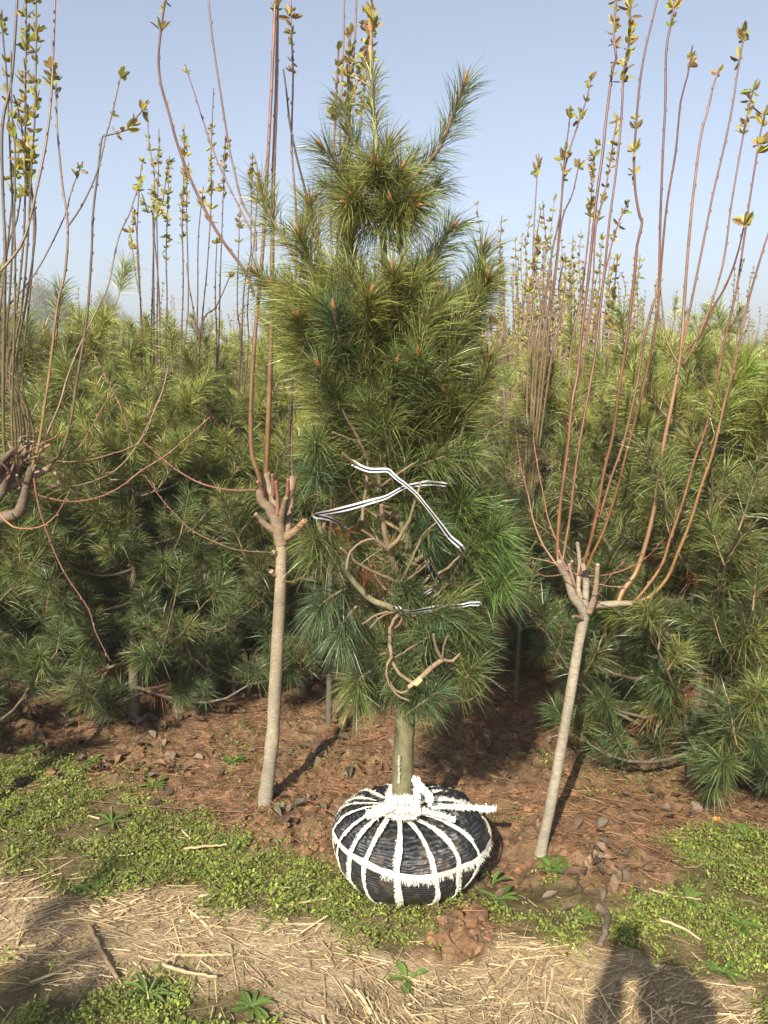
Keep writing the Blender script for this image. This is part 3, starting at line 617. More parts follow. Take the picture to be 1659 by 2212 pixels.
backsap('sapling with long olive shoots right of the dark gap between the pines', (1133, 1200), 3.6, [
    (L5((300, 2050), (340, 1800), (380, 1500), (430, 1250), (450, 980), (480, 750), (490, 620)), [(.85, .9), (.97, 1)]),
    (L5((330, 2050), (400, 1600), (430, 1280), (460, 980), (530, 750), (580, 600), (620, 430)), [(.9, 1)]),
    (L5((350, 2050), (400, 1650), (440, 1300), (500, 1150), (545, 950)), [(.97, 1)]),
    (L5((280, 2050), (330, 1900), (280, 1600), (270, 1450), (300, 930)), [(.95, 1)]),
    (L5((240, 2100), (270, 1900), (240, 1750), (315, 1400)), [(.82, 1)]),
    (L5((380, 2100), (440, 1900), (420, 1700), (460, 1500)), [(.97, 1)])], tone=TR, size=.045, r0=3.6, r1=1.6, c0=(.2, .17, .07), c1=(.24, .13, .1))
backsap('sapling left of the right pruned one, its shoots tangled behind it', (1235, 1080), 3.9, [
    (L5((480, 2200), (560, 1700), (600, 1350), (620, 1050), (620, 980), (660, 820)), [(.78, 1)]),
    (L5((560, 2200), (620, 1700), (640, 1350), (700, 1100), (740, 850), (770, 680)), [(.72, 1)]),
    (L5((620, 2200), (650, 1850), (720, 1500), (780, 1300), (840, 1180)), [(.86, 1)]),
    (L5((700, 2200), (740, 1800), (770, 1500)), [(.7, 1)])], tone=TR, size=.04, r0=3.2, r1=1.6, c0=(.28, .16, .07), c1=(.26, .13, .1))

# far whips: prototypes in local space, copied along the rows
def whip(seed, label, group):
    global rng
    keep = rng; rng = np.random.default_rng(seed)
    s = Sapling(label, (0, 0, 0), group); st = Geo(); tk = Geo()
    tube(tk, [(0, 0, -.05), (.01, 0, .5), (.02, 0, 1.0)], [.02, .017, .016], 6, c=GREY); tk.obj('trunk', M_bark, s.root)
    for k in range(rng.integers(6, 10)):
        a = rng.random()*6.28; rr = rng.uniform(.08, .4); H = rng.uniform(1.9, 3.0)
        t = np.linspace(0, 1, 9)[:, None]
        P = np.array([.02, 0, 1.0])+np.array([math.cos(a)*rr, math.sin(a)*rr, 0])*np.sqrt(t)+np.array([0, 0, H-1])*t+rng.normal(size=(9, 3))*.012*t
        tube(st, P, np.linspace(.0075, .0032, 9), 4, c=(.19, .125, .095))
        if rng.random() < .85:
            lo = rng.uniform(.5, .85)
            for q_ in np.arange(lo, 1.0, .035):
                i = q_*8; j = int(i); cluster(s.leaves, P[j]+(P[min(8, j+1)]-P[j])*(i-j), np.array([0, 0, 1.]), .045, TB if rng.random() < .6 else TR, 4)
    st.obj('shoots', M_shoot, s.root); s.nl = 1; s.done(); rng = keep
    return s.root
wp = []; nw = 0
for v in np.arange(5.4, 34, 1.15):
    for u in np.arange(-15.6, 15.6, 1.3):
        if v > 12 and random.random() < .35: continue
        x, y = rowpt(u+random.gauss(0, .12), v+random.gauss(0, .2))
        fpx = 829+F*x/y
        if abs(x) > .55*y+.5 or y < 5.2: continue
        if 100 < fpx < 560 and y < 8: continue
        if fpx < 560 and y < 12 and random.random() < .5: continue
        if 560 < fpx < 1060 and y < 6.5: continue
        if y < 7.5 and fpx > 1250: continue
        sd = 'left of' if fpx < 850 else 'right of'
        lab, grp = 'thin distant sapling with upright leafy shoots in rows %s the wrapped pine' % sd, 'distant thin saplings %s the wrapped pine' % sd
        if len(wp) < 5: r = whip(100+len(wp), lab, grp); wp.append(r)
        else: r = copy_tree(wp[nw % 5]); tag(r, lab, 'sapling', grp)
        s_ = (random.uniform(.78, .98) if fpx < 800 else random.uniform(.85, 1.08)); r.location = (x, y, 0); r.rotation_euler = (random.gauss(0, .02), random.gauss(0, .03), random.random()*6.28); r.scale = (s_, s_, s_); nw += 1
for k in range(26):
    y = 4.9+k*.27; x = (random.uniform(1075, 1270)-829)/F*y*1.02
    sd = 'right of'; r = copy_tree(wp[nw % 5]); tag(r, 'thin distant sapling with upright leafy shoots in rows %s the wrapped pine' % sd, 'sapling', 'distant thin saplings %s the wrapped pine' % sd)
    s_ = random.uniform(.78, .98); r.location = (x, y, 0); r.rotation_euler = (random.gauss(0, .02), random.gauss(0, .03), random.random()*6.28); r.scale = (s_, s_, s_); nw += 1
print('whips', nw)

# ------------------------------------------------------------ far bare trees and the pylon
def fartree(label, px, D, H, seed):
    global rng
    keep = rng; rng = np.random.default_rng(seed); c = W(px, 800, D)
    r = thing('bare_tree', label, 'tree', (c[0], D, 0)); g = Geo(); cr = Geo()
    tube(g, np.array([c[0], D, 0])+np.array([[0, 0, -1], [0, 0, H*.35], [.2, 0, H*.7]]), [.22, .16, .07], 6, c=(.3, .28, .24)); g.obj('trunk', M_bark, r)
    for k in range(150):
        z = rng.uniform(.2, .97)*H; w_ = H*.3*math.sin(math.pi*min(1, (z/H)**.8*.9+.08)); a = rng.random()*6.28
        p0 = np.array([c[0], D, z*.75]); p1 = np.array([c[0]+math.cos(a)*w_*rng.random(), D+math.sin(a)*w_*rng.random(), z])
        tube(cr, smoothpath([p0, (p0+p1)/2+[0, 0, -.3], p1], 1.0), .022, 3, c=(.27, .25, .2), cap=False)
        B = p1+rng.normal(size=(26, 3))*.45; needles(cr, B, norm(rng.normal(size=(26, 3))+[0, 0, .8]), np.full(26, .7), .05, np.zeros(26), np.tile([.24, .25, .13], (26, 1)))
    cr.obj('crown', M_leaf, r); rng = keep
for q_, (a, D, H) in enumerate(((95, 85, 10.5), (150, 95, 9.5), (235, 90, 9.5), (280, 110, 8.5))):
    fartree(['hazy bare tree far off at left, first from the picture edge', 'hazy bare tree far off at left, second from the picture edge', 'hazy bare tree far off at left, third from the picture edge', 'low hazy bare tree far off, last and rightmost of the distant ones'][q_], a, D, H, 300+q_)
c = W(378, 800, 160); py = Geo(); rt = thing('power_pylon', 'tiny grey lattice power pylon on the horizon at left', 'pylon', (c[0], 160, 0))
for sx in (-1, 1):
    for sy in (-1, 1): tube(py, np.array([c[0], 160, 0])+np.array([[sx*1.6, sy*1.6, -.5], [sx*.5, sy*.5, 9], [sx*.15, sy*.15, 16]]), .1, 4, c=(.3, .3, .31))
for i in range(9):
    h = 1.5+i*1.6; a = 1.6-h/9*1.1 if h < 9 else .45
    for sy in (-1, 1): tube(py, np.array([c[0], 160+sy*a, 0])+np.array([[-a, 0, h], [a, 0, h+1.5]]), .06, 3, c=(.3, .3, .31)); tube(py, np.array([c[0], 160+sy*a, 0])+np.array([[a, 0, h], [-a, 0, h+1.5]]), .06, 3, c=(.3, .3, .31))
py.obj('tower', M_cloth, rt)
for h, l in ((11, 3.4), (13, 3.0), (15, 2.2)):
    g = Geo(); tube(g, np.array([c[0], 160, h])+np.array([[-l, 0, 0], [0, 0, .35], [l, 0, 0]]), .12, 4, c=(.3, .3, .31)); g.obj('crossarm', M_cloth, rt)

# ------------------------------------------------------------ the wrapped pine
YM = 2.27; BX = BALL[0]
MP = thing('pine_tree', 'tall lifted pine standing in a black netted root ball tied with white straps', 'tree', (BX, YM, 0))
trunk_px = [(868, 1740), (870, 1700), (871, 1640), (877, 1540), (882, 1450), (884, 1330), (880, 1200), (866, 1050), (846, 900), (836, 700), (829, 540), (826, 440), (812, 300), (804, 200), (801, 100)]
trunk_r = [27, 25, 24, 20, 18, 16, 14, 11, 9.5, 8, 7, 6.5, 5, 4.2, 3.2]
TP = np.array([W(a, b, YM) for a, b in trunk_px]); TRR = np.array([R(r_, YM) for r_ in trunk_r])
S = smoothpath(np.column_stack([TP, TRR]), .02); g = Geo(); t = np.linspace(0, 1, len(S))[:, None]
wob = 1+.05*np.sin(S[:, 2]*40)+.03*rng.normal(size=len(S))
tube(g, S[:, :3], S[:, 3]*wob, 18, c=np.array([.165, .155, .085])*(1-t)+np.array([.36, .38, .17])*t**1.8)
tk = g.obj('trunk', M_pbark, MP, smooth=True)
g = Geo()   # resin scar on the trunk
P = np.array([W(a, b, YM-.037) for a, b in ((863, 1632), (862, 1650), (863, 1668), (861, 1690))]); S_ = smoothpath(P, .004); S_ += rng.normal(size=S_.shape)*.0012
tube(g, S_, .0028+.0025*rng.random(len(S_)), 6, c=(.42, .38, .3)); g.obj('bark_scar', M_pbark, MP)
fol = Geo(); buds = []
def Z2(*a): return [z2(*p) for p in a]
NW = .0018
def mlimb(pts, dy0, dy1, r0, r1, c0=(.22, .17, .115), c1=(.27, .19, .12)):
    n = len(pts); Ys = YM+np.linspace(dy0, dy1, n); P = np.array([W(a, b, y) for (a, b), y in zip(pts, Ys)]); rr = np.array([R(x, YM) for x in np.linspace(r0, r1, n)])
    S = smoothpath(np.column_stack([P, rr]), .015); S[1:-1, :3] += rng.normal(size=(len(S)-2, 3))*.0008; g = Geo(); t = np.linspace(0, 1, len(S))[:, None]
    tube(g, S[:, :3], S[:, 3], 7, c=np.array(c0)*(1-t)+np.array(c1)*t, knob=.15); g.obj('limb', M_pbark, MP, smooth=True); return S[:, :3]
def mshoot(pts, dy0, dy1, n, tone, L=.112, r0=3.2, r1=2.2, start=.2, bd=True, spread=.95, droop=.38, end=1.0):
    S = mlimb(pts, dy0, dy1, r0, r1); shoot(fol, S, int(n*.98), L*1.07, NW, tone, start=start, spread=spread, droop=droop, end=end)
    if bd:
        g = Geo(); bud(g, S[-1], S[-1]-S[-2], .036, .006); g.obj('bud', M_bud, MP, smooth=True)
def Z1(*a): return [z1(*p) for p in a]
YT = YG*1.0; MG = DG*.7+YG*.35; BL = BG*1.05
mshoot([(822, 450), (860, 410), (905, 370), (945, 325), (975, 260), (992, 215), (1002, 185)], 0, -.08, 380, MG, r0=5, r1=3.4, start=.15, L=.10)
mshoot([(826, 440), (790, 430), (752, 400), (725, 355), (700, 322)], 0, -.05, 330, MG, r0=4, start=.15)
mshoot([(812, 300), (806, 220), (803, 130), (801, 70)], 0, 0, 230, YT, r0=4, r1=3, start=.0, L=.085, spread=.85, end=.62)
mshoot([(812, 400), (790, 370), (765, 310), (748, 250), (742, 228)], 0, .08, 320, MG*.9, start=.2, L=.10)
mshoot([(820, 440), (814, 400), (809, 352)], 0, -.15, 260, YT, start=0)
mshoot([(826, 440), (832, 380), (838, 315)], 0, .02, 260, YT, start=.1)
mshoot([(830, 440), (862, 400), (885, 365), (893, 345)], 0, .1, 280, MG, start=.1)
mshoot([(830, 450), (775, 425), (720, 410), (700, 400)], .0, .1, 240, MG, start=.2)
mshoot([(830, 450), (870, 440), (915, 420), (940, 400)], .0, .05, 260, MG, start=.1)
mshoot([(830, 455), (800, 450), (770, 440), (745, 438)], .0, -.15, 220, YT*.9, start=.1)
mshoot([(830, 450), (850, 455), (880, 450), (900, 445)], .0, -.15, 240, YT*.9, start=.1)
mshoot([(868, 570), (862, 520), (853, 470), (846, 438)], -.05, -.12, 300, MG, r0=3.6, start=.1)
mshoot([(885, 660), (905, 615), (935, 555), (960, 515), (973, 495)], -.02, -.05, 420, MG, start=.15)
mshoot([(935, 785), (975, 730), (1020, 665), (1045, 622), (1052, 605)], -.1, -.15, 430, YT*.8+BL*.2, r0=4, start=.35)
mshoot([(1005, 690), (1020, 630), (1035, 575), (1045, 540)], 0, 0, 340, MG, start=.1)
mshoot([(660, 600), (615, 520), (590, 480), (570, 430), (562, 402)], 0, .05, 340, YT*.9, r0=4.5, start=.3)
mshoot([(690, 560), (680, 500), (670, 440)], .05, .05, 330, YT*.9, start=.1)
mshoot([(700, 660), (692, 629), (665, 560), (648, 512)], -.1, -.16, 420, YT*.95, start=.1)
mshoot([(770, 620), (760, 560), (752, 508)], -.05, -.05, 320, YT, start=.1)
mshoot([(762, 870), (751, 808), (735, 740), (722, 672)], -.1, -.24, 480, BL*.9, r0=5.5, r1=3.5, start=.35)
mshoot([(795, 980), (765, 930), (735, 875), (710, 835), (690, 795)], -.1, -.22, 420, MG*.9, r0=4, start=.4)
mshoot([(820, 1000), (812, 940), (832, 870), (848, 825), (858, 786)], -.08, -.24, 420, MG, r0=4.5, start=.35)
mshoot([(985, 970), (1002, 921), (985, 880), (965, 850)], -.05, -.16, 360, YT*.8, start=.4)
mshoot([(600, 640), (572, 610), (552, 590)], .08, .08, 150, YT*.8, start=.0)
mshoot([(640, 700), (610, 660), (590, 620)], .05, .05, 220, YT*.8, start=.0)
mshoot([(700, 800), (660, 740), (640, 690)], -.1, -.18, 360, YT*.75, start=.0)
mshoot([(870, 700), (850, 640), (848, 590)], -.15, -.22, 420, YT, start=.0)
mshoot([(930, 900), (910, 830), (905, 770)], -.15, -.26, 420, MG, start=.0)
mshoot([(800, 760), (790, 700), (800, 640)], -.15, -.24, 420, YT*.9, start=.0)
mshoot([(1000, 880), (1040, 830), (1055, 780)], -.05, -.05, 340, YT*.8, start=.0)
# right lower lobes
for a in ([(985, 1160), (1020, 1130), (1045, 1100)], [(1000, 1200), (1040, 1170), (1070, 1150)], [(1000, 1290), (1030, 1260), (1065, 1225)], [(985, 1240), (1040, 1210), (1080, 1190)], [(1010, 1290), (1060, 1270), (1085, 1260)], [(960, 1150), (985, 1120), (1000, 1085)]):
    mshoot(a, -.05, -.15+rng.uniform(-.06, .1), 420, np.array([.125, .19, .048]), start=.1, L=.115, bd=False)
for a in ([(826, 440), (850, 405), (865, 370)], [(826, 440), (800, 400), (775, 375)], [(826, 445), (860, 450), (890, 430)], [(826, 445), (790, 455), (760, 425)], [(820, 430), (830, 400), (822, 370)], [(826, 450), (840, 470), (870, 470)], [(826, 450), (800, 465), (775, 465)]):
    mshoot(a, rng.uniform(-.05, .05), rng.uniform(-.12, .12), 300, YT*.7+MG*.4, start=.0)
for a in ([(945, 1010), (985, 985), (1010, 975)], [(880, 1010), (920, 1000), (960, 985)], [(890, 1330), (920, 1325), (985, 1300)],
          [(930, 1380), (940, 1345), (955, 1330)], [(905, 1420), (930, 1390), (925, 1365)], [(965, 1400), (985, 1375), (1000, 1350)], [(1000, 1440), (1020, 1400), (1030, 1370)], [(870, 1550), (910, 1520), (945, 1495)], [(980, 1500), (1000, 1480), (1020, 1440)], [(890, 1180), (915, 1165), (930, 1145)], [(835, 960), (830, 930), (845, 900)],
          [(700, 1010), (690, 980), (680, 955)], [(705, 1060), (690, 1040), (680, 1015)], [(700, 1130), (690, 1165), (676, 1160)], [(760, 1200), (720, 1190), (690, 1185)], [(750, 1270), (715, 1290), (690, 1310)], [(770, 1310), (745, 1340), (735, 1370)], [(800, 1450), (775, 1470), (770, 1500)]):
    mshoot(a, -.1, -.2, 250, BL if rng.random() < .5 else MG, start=.1, bd=False)
for k in range(20):
    a_, b_ = rng.uniform(855, 925), rng.uniform(1060, 1520)
    if b_ < 1330 and rng.random() < .35: continue
    mshoot([(a_, b_+25), (a_+rng.uniform(-6, 6), b_+8), (a_+rng.uniform(-15, 15), b_-8)], -.055, -.12, 150, (BL*.5+MG*.5)*rng.uniform(.8, 1.2), start=.0, bd=False, L=.085, r0=2, r1=1.6)
# bare limbs
mlimb(Z2((470, 840), (500, 960), (560, 1060), (640, 1160), (740, 1270), (860, 1320), (905, 1340)), -.22, -.03, 4.5, 7.5, c0=(.26, .25, .14), c1=(.26, .24, .14))
mlimb(Z2((960, 1330), (935, 1270), (900, 1180), (860, 1080), (835, 1010), (810, 900), (800, 790)), -.05, -.2, 9, 4.2, c0=(.24, .18, .13))
mlimb(Z2((835, 1010), (880, 970), (940, 870), (960, 800), (1000, 680)), -.17, -.22, 4.5, 2.2)
mlimb(Z2((835, 1020), (760, 960), (700, 920)), -.17, -.22, 3.5, 2)
mlimb(Z2((900, 1190), (780, 1140), (680, 1090), (590, 1010)), -.12, -.25, 3.6, 2.2)
mlimb(Z2((620, 1120), (640, 1030), (700, 980), (760, 965)), -.25, -.2, 2.4, 2)
mlimb(Z2((900, 1190), (990, 1130), (1040, 1080)), -.12, -.2, 2.8, 1.7)
mlimb(Z2((900, 1180), (950, 1080), (1010, 950), (1080, 880)), -.13, -.25, 2.8, 1.8)
mlimb(Z2((790, 700), (860, 650), (960, 580)), -.16, -.26, 3, 2)
mlimb(Z2((790, 700), (700, 610), (600, 525)), -.16, -.26, 3.2, 2)
mlimb(Z2((700, 870), (720, 700), (740, 500), (760, 350), (800, 230)), -.14, -.06, 3.6, 3)
mlimb(Z2((790, 720), (785, 600), (790, 520), (760, 450)), -.12, -.08, 5, 3.5)
mlimb(Z2((820, 600), (800, 520), (780, 440)), -.14, -.1, 2.6, 3)
mlimb(Z2((1210, 1040), (1140, 1110), (1090, 1140)), -.2, -.15, 2.2, 3)
mlimb(Z2((1320, 1180), (1270, 1210), (1210, 1260)), -.24, -.12, 2.8, 3)
mlimb(Z2((900, 1340), (850, 1400), (840, 1480), (860, 1600), (910, 1670), (960, 1700)), -.05, -.2, 4, 3.6)
mlimb(Z2((880, 1340), (860, 1420), (890, 1400), (910, 1350)), -.05, -.1, 3, 3)
g_ = mlimb(Z2((940, 1720), (990, 1680), (1050, 1625), (1110, 1580)), -.2, -.22, 5, 5, c0=(.38, .28, .17))
mlimb(Z2((972, 1706), (1003, 1680)), -.226, -.226, 5.2, 5.2, c0=(.75, .55, .25), c1=(.75, .5, .22))
mlimb(Z2((1110, 1580), (1160, 1585), (1200, 1550)), -.22, -.2, 3.6, 2.4)
mlimb(Z2((1110, 1580), (1080, 1530), (1065, 1450)), -.22, -.26, 3.2, 2.4)
mlimb(Z2((1110, 1570), (1115, 1520), (1135, 1460)), -.22, -.26, 2.6, 1.8)
mlimb(Z2((940, 1710), (930, 1745), (870, 1740), (820, 1640), (850, 1570)), -.2, -.15, 3, 2.4)
mlimb(Z2((940, 1790), (900, 1775), (850, 1730), (820, 1650)), -.18, -.18, 2.4, 2)
mlimb(Z2((870, 1570), (950, 1520), (1030, 1470)), -.14, -.22, 2.2, 1.6)
mlimb(Z2((1040, 1480), (1045, 1560), (1060, 1610)), -.2, -.16, 2, 1.6)
mlimb(Z2((1298, 1305), (1320, 1360), (1335, 1430), (1320, 1510)), -.15, -.1, 2.6, 2)
mlimb(Z2((1335, 1715), (1300, 1750), (1250, 1785), (1170, 1795), (1060, 1760)), -.1, -.12, 2, 1.8)
mlimb(Z2((740, 480), (690, 475), (620, 450), (550, 420)), -.1, -.22, 2.4, 1.6)
mlimb(Z2((600, 300), (640, 380), (690, 470), (730, 560)), -.2, -.12, 2.4, 2.8)
mlimb(Z2((1220, 380), (1190, 480), (1140, 600)), -.14, -.08, 2.8, 3)
mlimb(Z2((1200, 700), (1140, 790), (1020, 850)), -.05, -.05, 2, 2)
mlimb(Z2((740, 1420), (800, 1360), (880, 1330)), -.14, -.05, 2, 3)
mlimb(Z2((700, 1400), (780, 1350), (860, 1330)), -.1, -.05, 2, 2.6)
mlimb(Z2((630, 660), (650, 720), (700, 790)), -.2, -.12, 2.2, 1.8)
mlimb(Z2((470, 1070), (540, 1130), (620, 1180)), -.22, -.15, 1.6, 1.6)
mlimb(Z2((1090, 700), (1130, 760), (1150, 840)), -.16, -.1, 1.8, 1.8)
# the mass of the crown
oy = [470, 560, 620, 700, 800, 900, 1000, 1100, 1200, 1300, 1400, 1500, 1550]
oxl = [610, 585, 550, 560, 610, 635, 640, 670, 690, 720, 740, 730, 740]
oxr = [1000, 1070, 1100, 1100, 1085, 1075, 1080, 1062, 1115, 1105, 1085, 1050, 1030]
tw = Geo()
def trunk_at(py):
    return W(np.interp(py, [a[1] for a in trunk_px[::-1]], [a[0] for a in trunk_px[::-1]]), py, YM)
for k in range(350):
    py_ = rng.uniform(580, 1505) if k > 130 else rng.uniform(570, 1000)
    lo, hi = np.interp(py_, oy, oxl)+42, np.interp(py_, oy, oxr)-42; hw = (hi-lo)/2; xc = (hi+lo)/2
    px_ = rng.uniform(lo, hi); e = math.sqrt(max(.05, 1-((px_-xc)/hw)**2)); dyy = rng.uniform(-1, 1)*e*hw/F*YM*.9
    if 1000 < py_ < 1340 and 690 < px_ < 985 and dyy < .05: continue
    if 1340 < py_ < 1510 and 820 < px_ < 960 and dyy < .0 and rng.random() < .75: continue
    tip = W(px_, py_, YM+dyy); b0 = trunk_at(min(1400, py_+rng.uniform(60, 190)))
    d = tip-b0; mid = b0+d*.6+np.array([0, 0, -.05]); P = smoothpath([b0, mid, tip], .03)
    tube(tw, P, np.linspace(.006, .0028, len(P)), 5, c=(.27, .20, .12), cap=False)
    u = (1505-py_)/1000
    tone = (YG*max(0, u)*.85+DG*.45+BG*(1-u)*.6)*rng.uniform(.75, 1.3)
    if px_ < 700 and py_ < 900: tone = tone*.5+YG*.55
    ls = .19/max(np.linalg.norm(d), .2)
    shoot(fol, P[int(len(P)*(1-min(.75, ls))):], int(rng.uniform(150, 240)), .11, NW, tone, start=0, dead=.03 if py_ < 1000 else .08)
# dead needles caught in the middle
for a, b_ in ((880, 1200), (780, 1190), (810, 1255), (870, 1010), (720, 1150), (990, 1090), (1000, 1210), (960, 1400), (850, 1330), (900, 1460), (1010, 1050), (830, 1180), (770, 1240), (850, 1230)):
    p = W(a, b_, YM-.02+rng.uniform(-.08, .1)); P = p+np.array([[-.04, 0, 0], [0, 0, .01], [.04, 0, 0]])
    shoot(fol, P, 65, .07, NW*.8, DEAD*.9, spread=1.6, start=0, droop=.5)
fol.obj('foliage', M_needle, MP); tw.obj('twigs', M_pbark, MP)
# a small cone
g = Geo(); p = W(1066, 690, YM-.08); tube(g, p+np.array([[-.012, 0, .006], [-.006, 0, .004], [.004, 0, -.002], [.014, 0, -.01]]), [.003, .007, .007, .002], 8, c=(.42, .25, .1)); g.obj('cone', M_bud, MP)

# root ball
RB = thing('root_ball', None, None, (BX, YM, 0)); RB.parent = MP; RB.location = (0, 0, 0)
del_keys = [k for k in RB.keys()]
prof_z = np.array([-.02, .0, .03, .07, .11, .15, .185, .215, .24, .255, .262])*.97
prof_r = np.array([.11, .145, .188, .222, .236, .237, .228, .203, .160, .100, .030])
def ball_pt(a, s, off=0.0):
    """a angle, s 0..1 up the profile"""
    s = np.asarray(s, float); f = np.clip(s, 0, 1)*10
    z = np.interp(f, range(11), prof_z); r = np.interp(f, range(11), prof_r)
    # smooth the polyline a little
    z = (z+np.interp(f-.5, range(11), prof_z)+np.interp(f+.5, range(11), prof_z))/3; r = (r+np.interp(f-.5, range(11), prof_r)+np.interp(f+.5, range(11), prof_r))/3
    lump = 1+.025*np.sin(a*3+1)+.015*np.sin(a*5+s*6)+.15*(fbm(np.cos(a)*1.6+10, np.sin(a)*1.6+s*3+4, 3)-.5)
    r = r*lump+off
    z = z+.012*np.sin(a*2+.5)*np.clip(s*1.5-.3, 0, 1)+off*np.clip(s*2-.8, -.3, 1)
    return np.stack([BX+r*np.cos(a)*1.0, YM+r*np.sin(a)*.96, z], -1)
na, nz_ = 260, 110
A, Sg = np.meshgrid(np.linspace(0, 2*math.pi, na, endpoint=False), np.linspace(0, 1, nz_))
V = ball_pt(A, Sg, .004*(fbm(A*9, Sg*22, 3)-.5)*3)
sag = .002*np.abs(np.sin(A*7+.4))*np.sin(np.pi*Sg)
V += np.stack([np.cos(A)*sag, np.sin(A)*sag, sag*0], -1)
ii = np.arange(na*nz_).reshape(nz_, na); jj = np.roll(ii, -1, 1)
Qd = np.stack([ii[:-1], jj[:-1], jj[1:], ii[1:]], -1).reshape(-1, 4)
g = Geo(); g.add(V, quads=Qd, c=np.stack([A/6.283*1.4, Sg*.3, A*0], -1).reshape(-1, 3)); g.obj('netting', M_net, RB, smooth=True)
WH = np.array([.80, .79, .68])
def strap(path, w0, name='strap', fray=.007, nfr=1.6, side=None):
    """path: function t -> (pos, normal, across)"""
    g = Geo(); n = 60; t = np.linspace(0, 1, n); p, nn, ac = path(t)
    w = w0*(1+.18*np.sin(t*17+rng.random()*6)+.12*rng.normal(size=n)*.5)[:, None]
    pl = np.linspace(-1, 1, 5); V = np.stack([p+ac*w*q_*.5+nn*(.0015*(1-q_*q_)+.0007*math.sin(q_*9)) for q_ in pl], 1)
    V += rng.normal(size=V.shape)*.0006
    i = np.arange(n-1)[:, None]*5; j = np.arange(4)[None]
    q4 = np.stack([i+j, i+j+1, i+j+6, i+j+5], -1).reshape(-1, 4); g.add(V, quads=q4, c=WH)
    tl = norm(np.gradient(p, axis=0)); L = np.linalg.norm(np.diff(p, axis=0), axis=1).sum(); m_ = int(L/.0011*nfr/2)
    for sd in (side or (-1, 1)):   # frayed threads along the edge
        k = rng.integers(0, n-1, m_); fr = rng.random((m_, 1)); B = p[k]*(1-fr)+p[k+1]*fr
        wk = w[k]; acd = ac[k]*sd; B = B+acd*wk*.5
        env = (fbm(k*.22+sd*9, k*0+3.3, 2) > .42)
        ln = fray*(.25+.9*rng.random(m_))*env
        D = norm(acd*1.0+tl[k]*rng.normal(size=(m_, 1))*.45+nn[k]*np.abs(rng.normal(size=(m_, 1)))*.45)
        needles(g, B-acd*.001, D, ln, .0018, np.full(m_, .15), np.tile(WH, (m_, 1)))
    return g.obj(name, M_strap, RB)
def meridian(a0, a1, s0, s1, off=.006, wob=.03):
    ph_ = rng.random()*6
    def f(t):
        a = a0+(a1-a0)*t+wob*np.sin(t*7+ph_)*np.sin(t*3.14); s = s0+(s1-s0)*t; p = ball_pt(a, s, off)+(np.clip(s*1.5-.5, 0, 1)**2)[:, None]*np.array([-.03, -.055, .004]); e = 1e-3
        ta = norm(ball_pt(a+e, s, off)-ball_pt(a-e, s, off)); ts = norm(ball_pt(a, s+e, off)-ball_pt(a, s-e, off)); nn = norm(np.cross(ta, ts))
        tl = norm(np.gradient(p, axis=0)); ac = norm(np.cross(nn, tl)); return p, nn, ac
    return f
def ang(xz3):      # angle on the ball of a strap that crosses the belt at this x of the close-up
    x = (z3(xz3, 0)[0]-829.5)/F*2.33-BX; return -math.acos(max(-.98, min(.98, x/.226)))
for xs, wd in ((352, .010), (415, .011), (492, .011), (592, .014), (775, .014), (965, .013), (1125, .014), (1243, .012)):
    a = ang(xs); strap(meridian(a, a+rng.uniform(-.22, .22)+(-math.pi/2-a)*.12, 1.0, .06, wob=rng.uniform(.02, .06)), wd*rng.uniform(.85, 1.25), fray=rng.uniform(.004, .008), side=((-1, 1), (-1,), (1,))[rng.integers(3)])
for a in (.25, .62, 1.0, 1.4, 1.8, 2.2, 2.6, 2.95):
    strap(meridian(a, a+rng.uniform(-.15, .15), 1.0, .12), .013, fray=.011)
strap(lambda t: (lambda P: (P, norm(P*[1, 1, 0]-[BX, YM, 0]), np.tile([0, 0, 1.], (len(P), 1))))(ball_pt(-math.pi*1.02+2*math.pi*t, .53+.03*np.sin(2*math.pi*t+1.4), .010)), .021, 'belt_strap', fray=.015, side=(-1,))
for r_, z_, w_ in ((.050, .268, .020), (.040, .278, .014)):
    def coil(t, r_=r_, z_=z_):
        a = 2*math.pi*t*1.04+r_*40; rr = r_*(1+.1*np.sin(a*2+r_*90)); P = np.stack([W(871, 1700, YM)[0]+rr*np.cos(a), YM+rr*np.sin(a), z_+.004*np.sin(a*3)], -1)
        rad = norm(np.stack([np.cos(a), np.sin(a), a*0], -1)); nn = norm(rad*.35+[0, 0, 1]); ac = norm(rad*1.0-[0, 0, .45]); return P, nn, ac
    strap(coil, w_, 'collar_strap', fray=.012)
def line(P, nrm, off=0):
    P = smoothpath(P, .01); P = P[np.linspace(0, len(P)-1, 60).astype(int)]+rng.normal(size=(60, 3))*.0003
    def f(t):
        tl = norm(np.gradient(P, axis=0)); nn = np.tile(norm(np.array(nrm, float)), (60, 1)); return P, nn, norm(np.cross(nn, tl))
    return f
strap(line([W(*z3(940, 640), YM-.03), W(*z3(1130, 645), YM-.02), W(*z3(1250, 655), YM-.01), W(*z3(1335, 658), YM-.02)], (0, -.5, 1)), .018, 'strap_tail', fray=.01)
strap(line([W(*z3(845, 475), YM-.02), W(*z3(885, 530), YM-.05), W(*z3(925, 570), YM-.07), W(*z3(940, 620), YM-.08)], (.3, -1, .3)), .02, 'knot', fray=.006)
strap(line([W(*z3(850, 490), YM-.03), W(*z3(855, 550), YM-.06), W(*z3(860, 600), YM-.07)], (-.2, -1, .2)), .018, 'knot', fray=.006)
strap(line([W(*z3(860, 660), YM-.11), W(*z3(980, 690), YM-.12), W(*z3(1090, 725), YM-.13)], (0, -.5, 1)), .014, 'strap_tail', fray=.012)
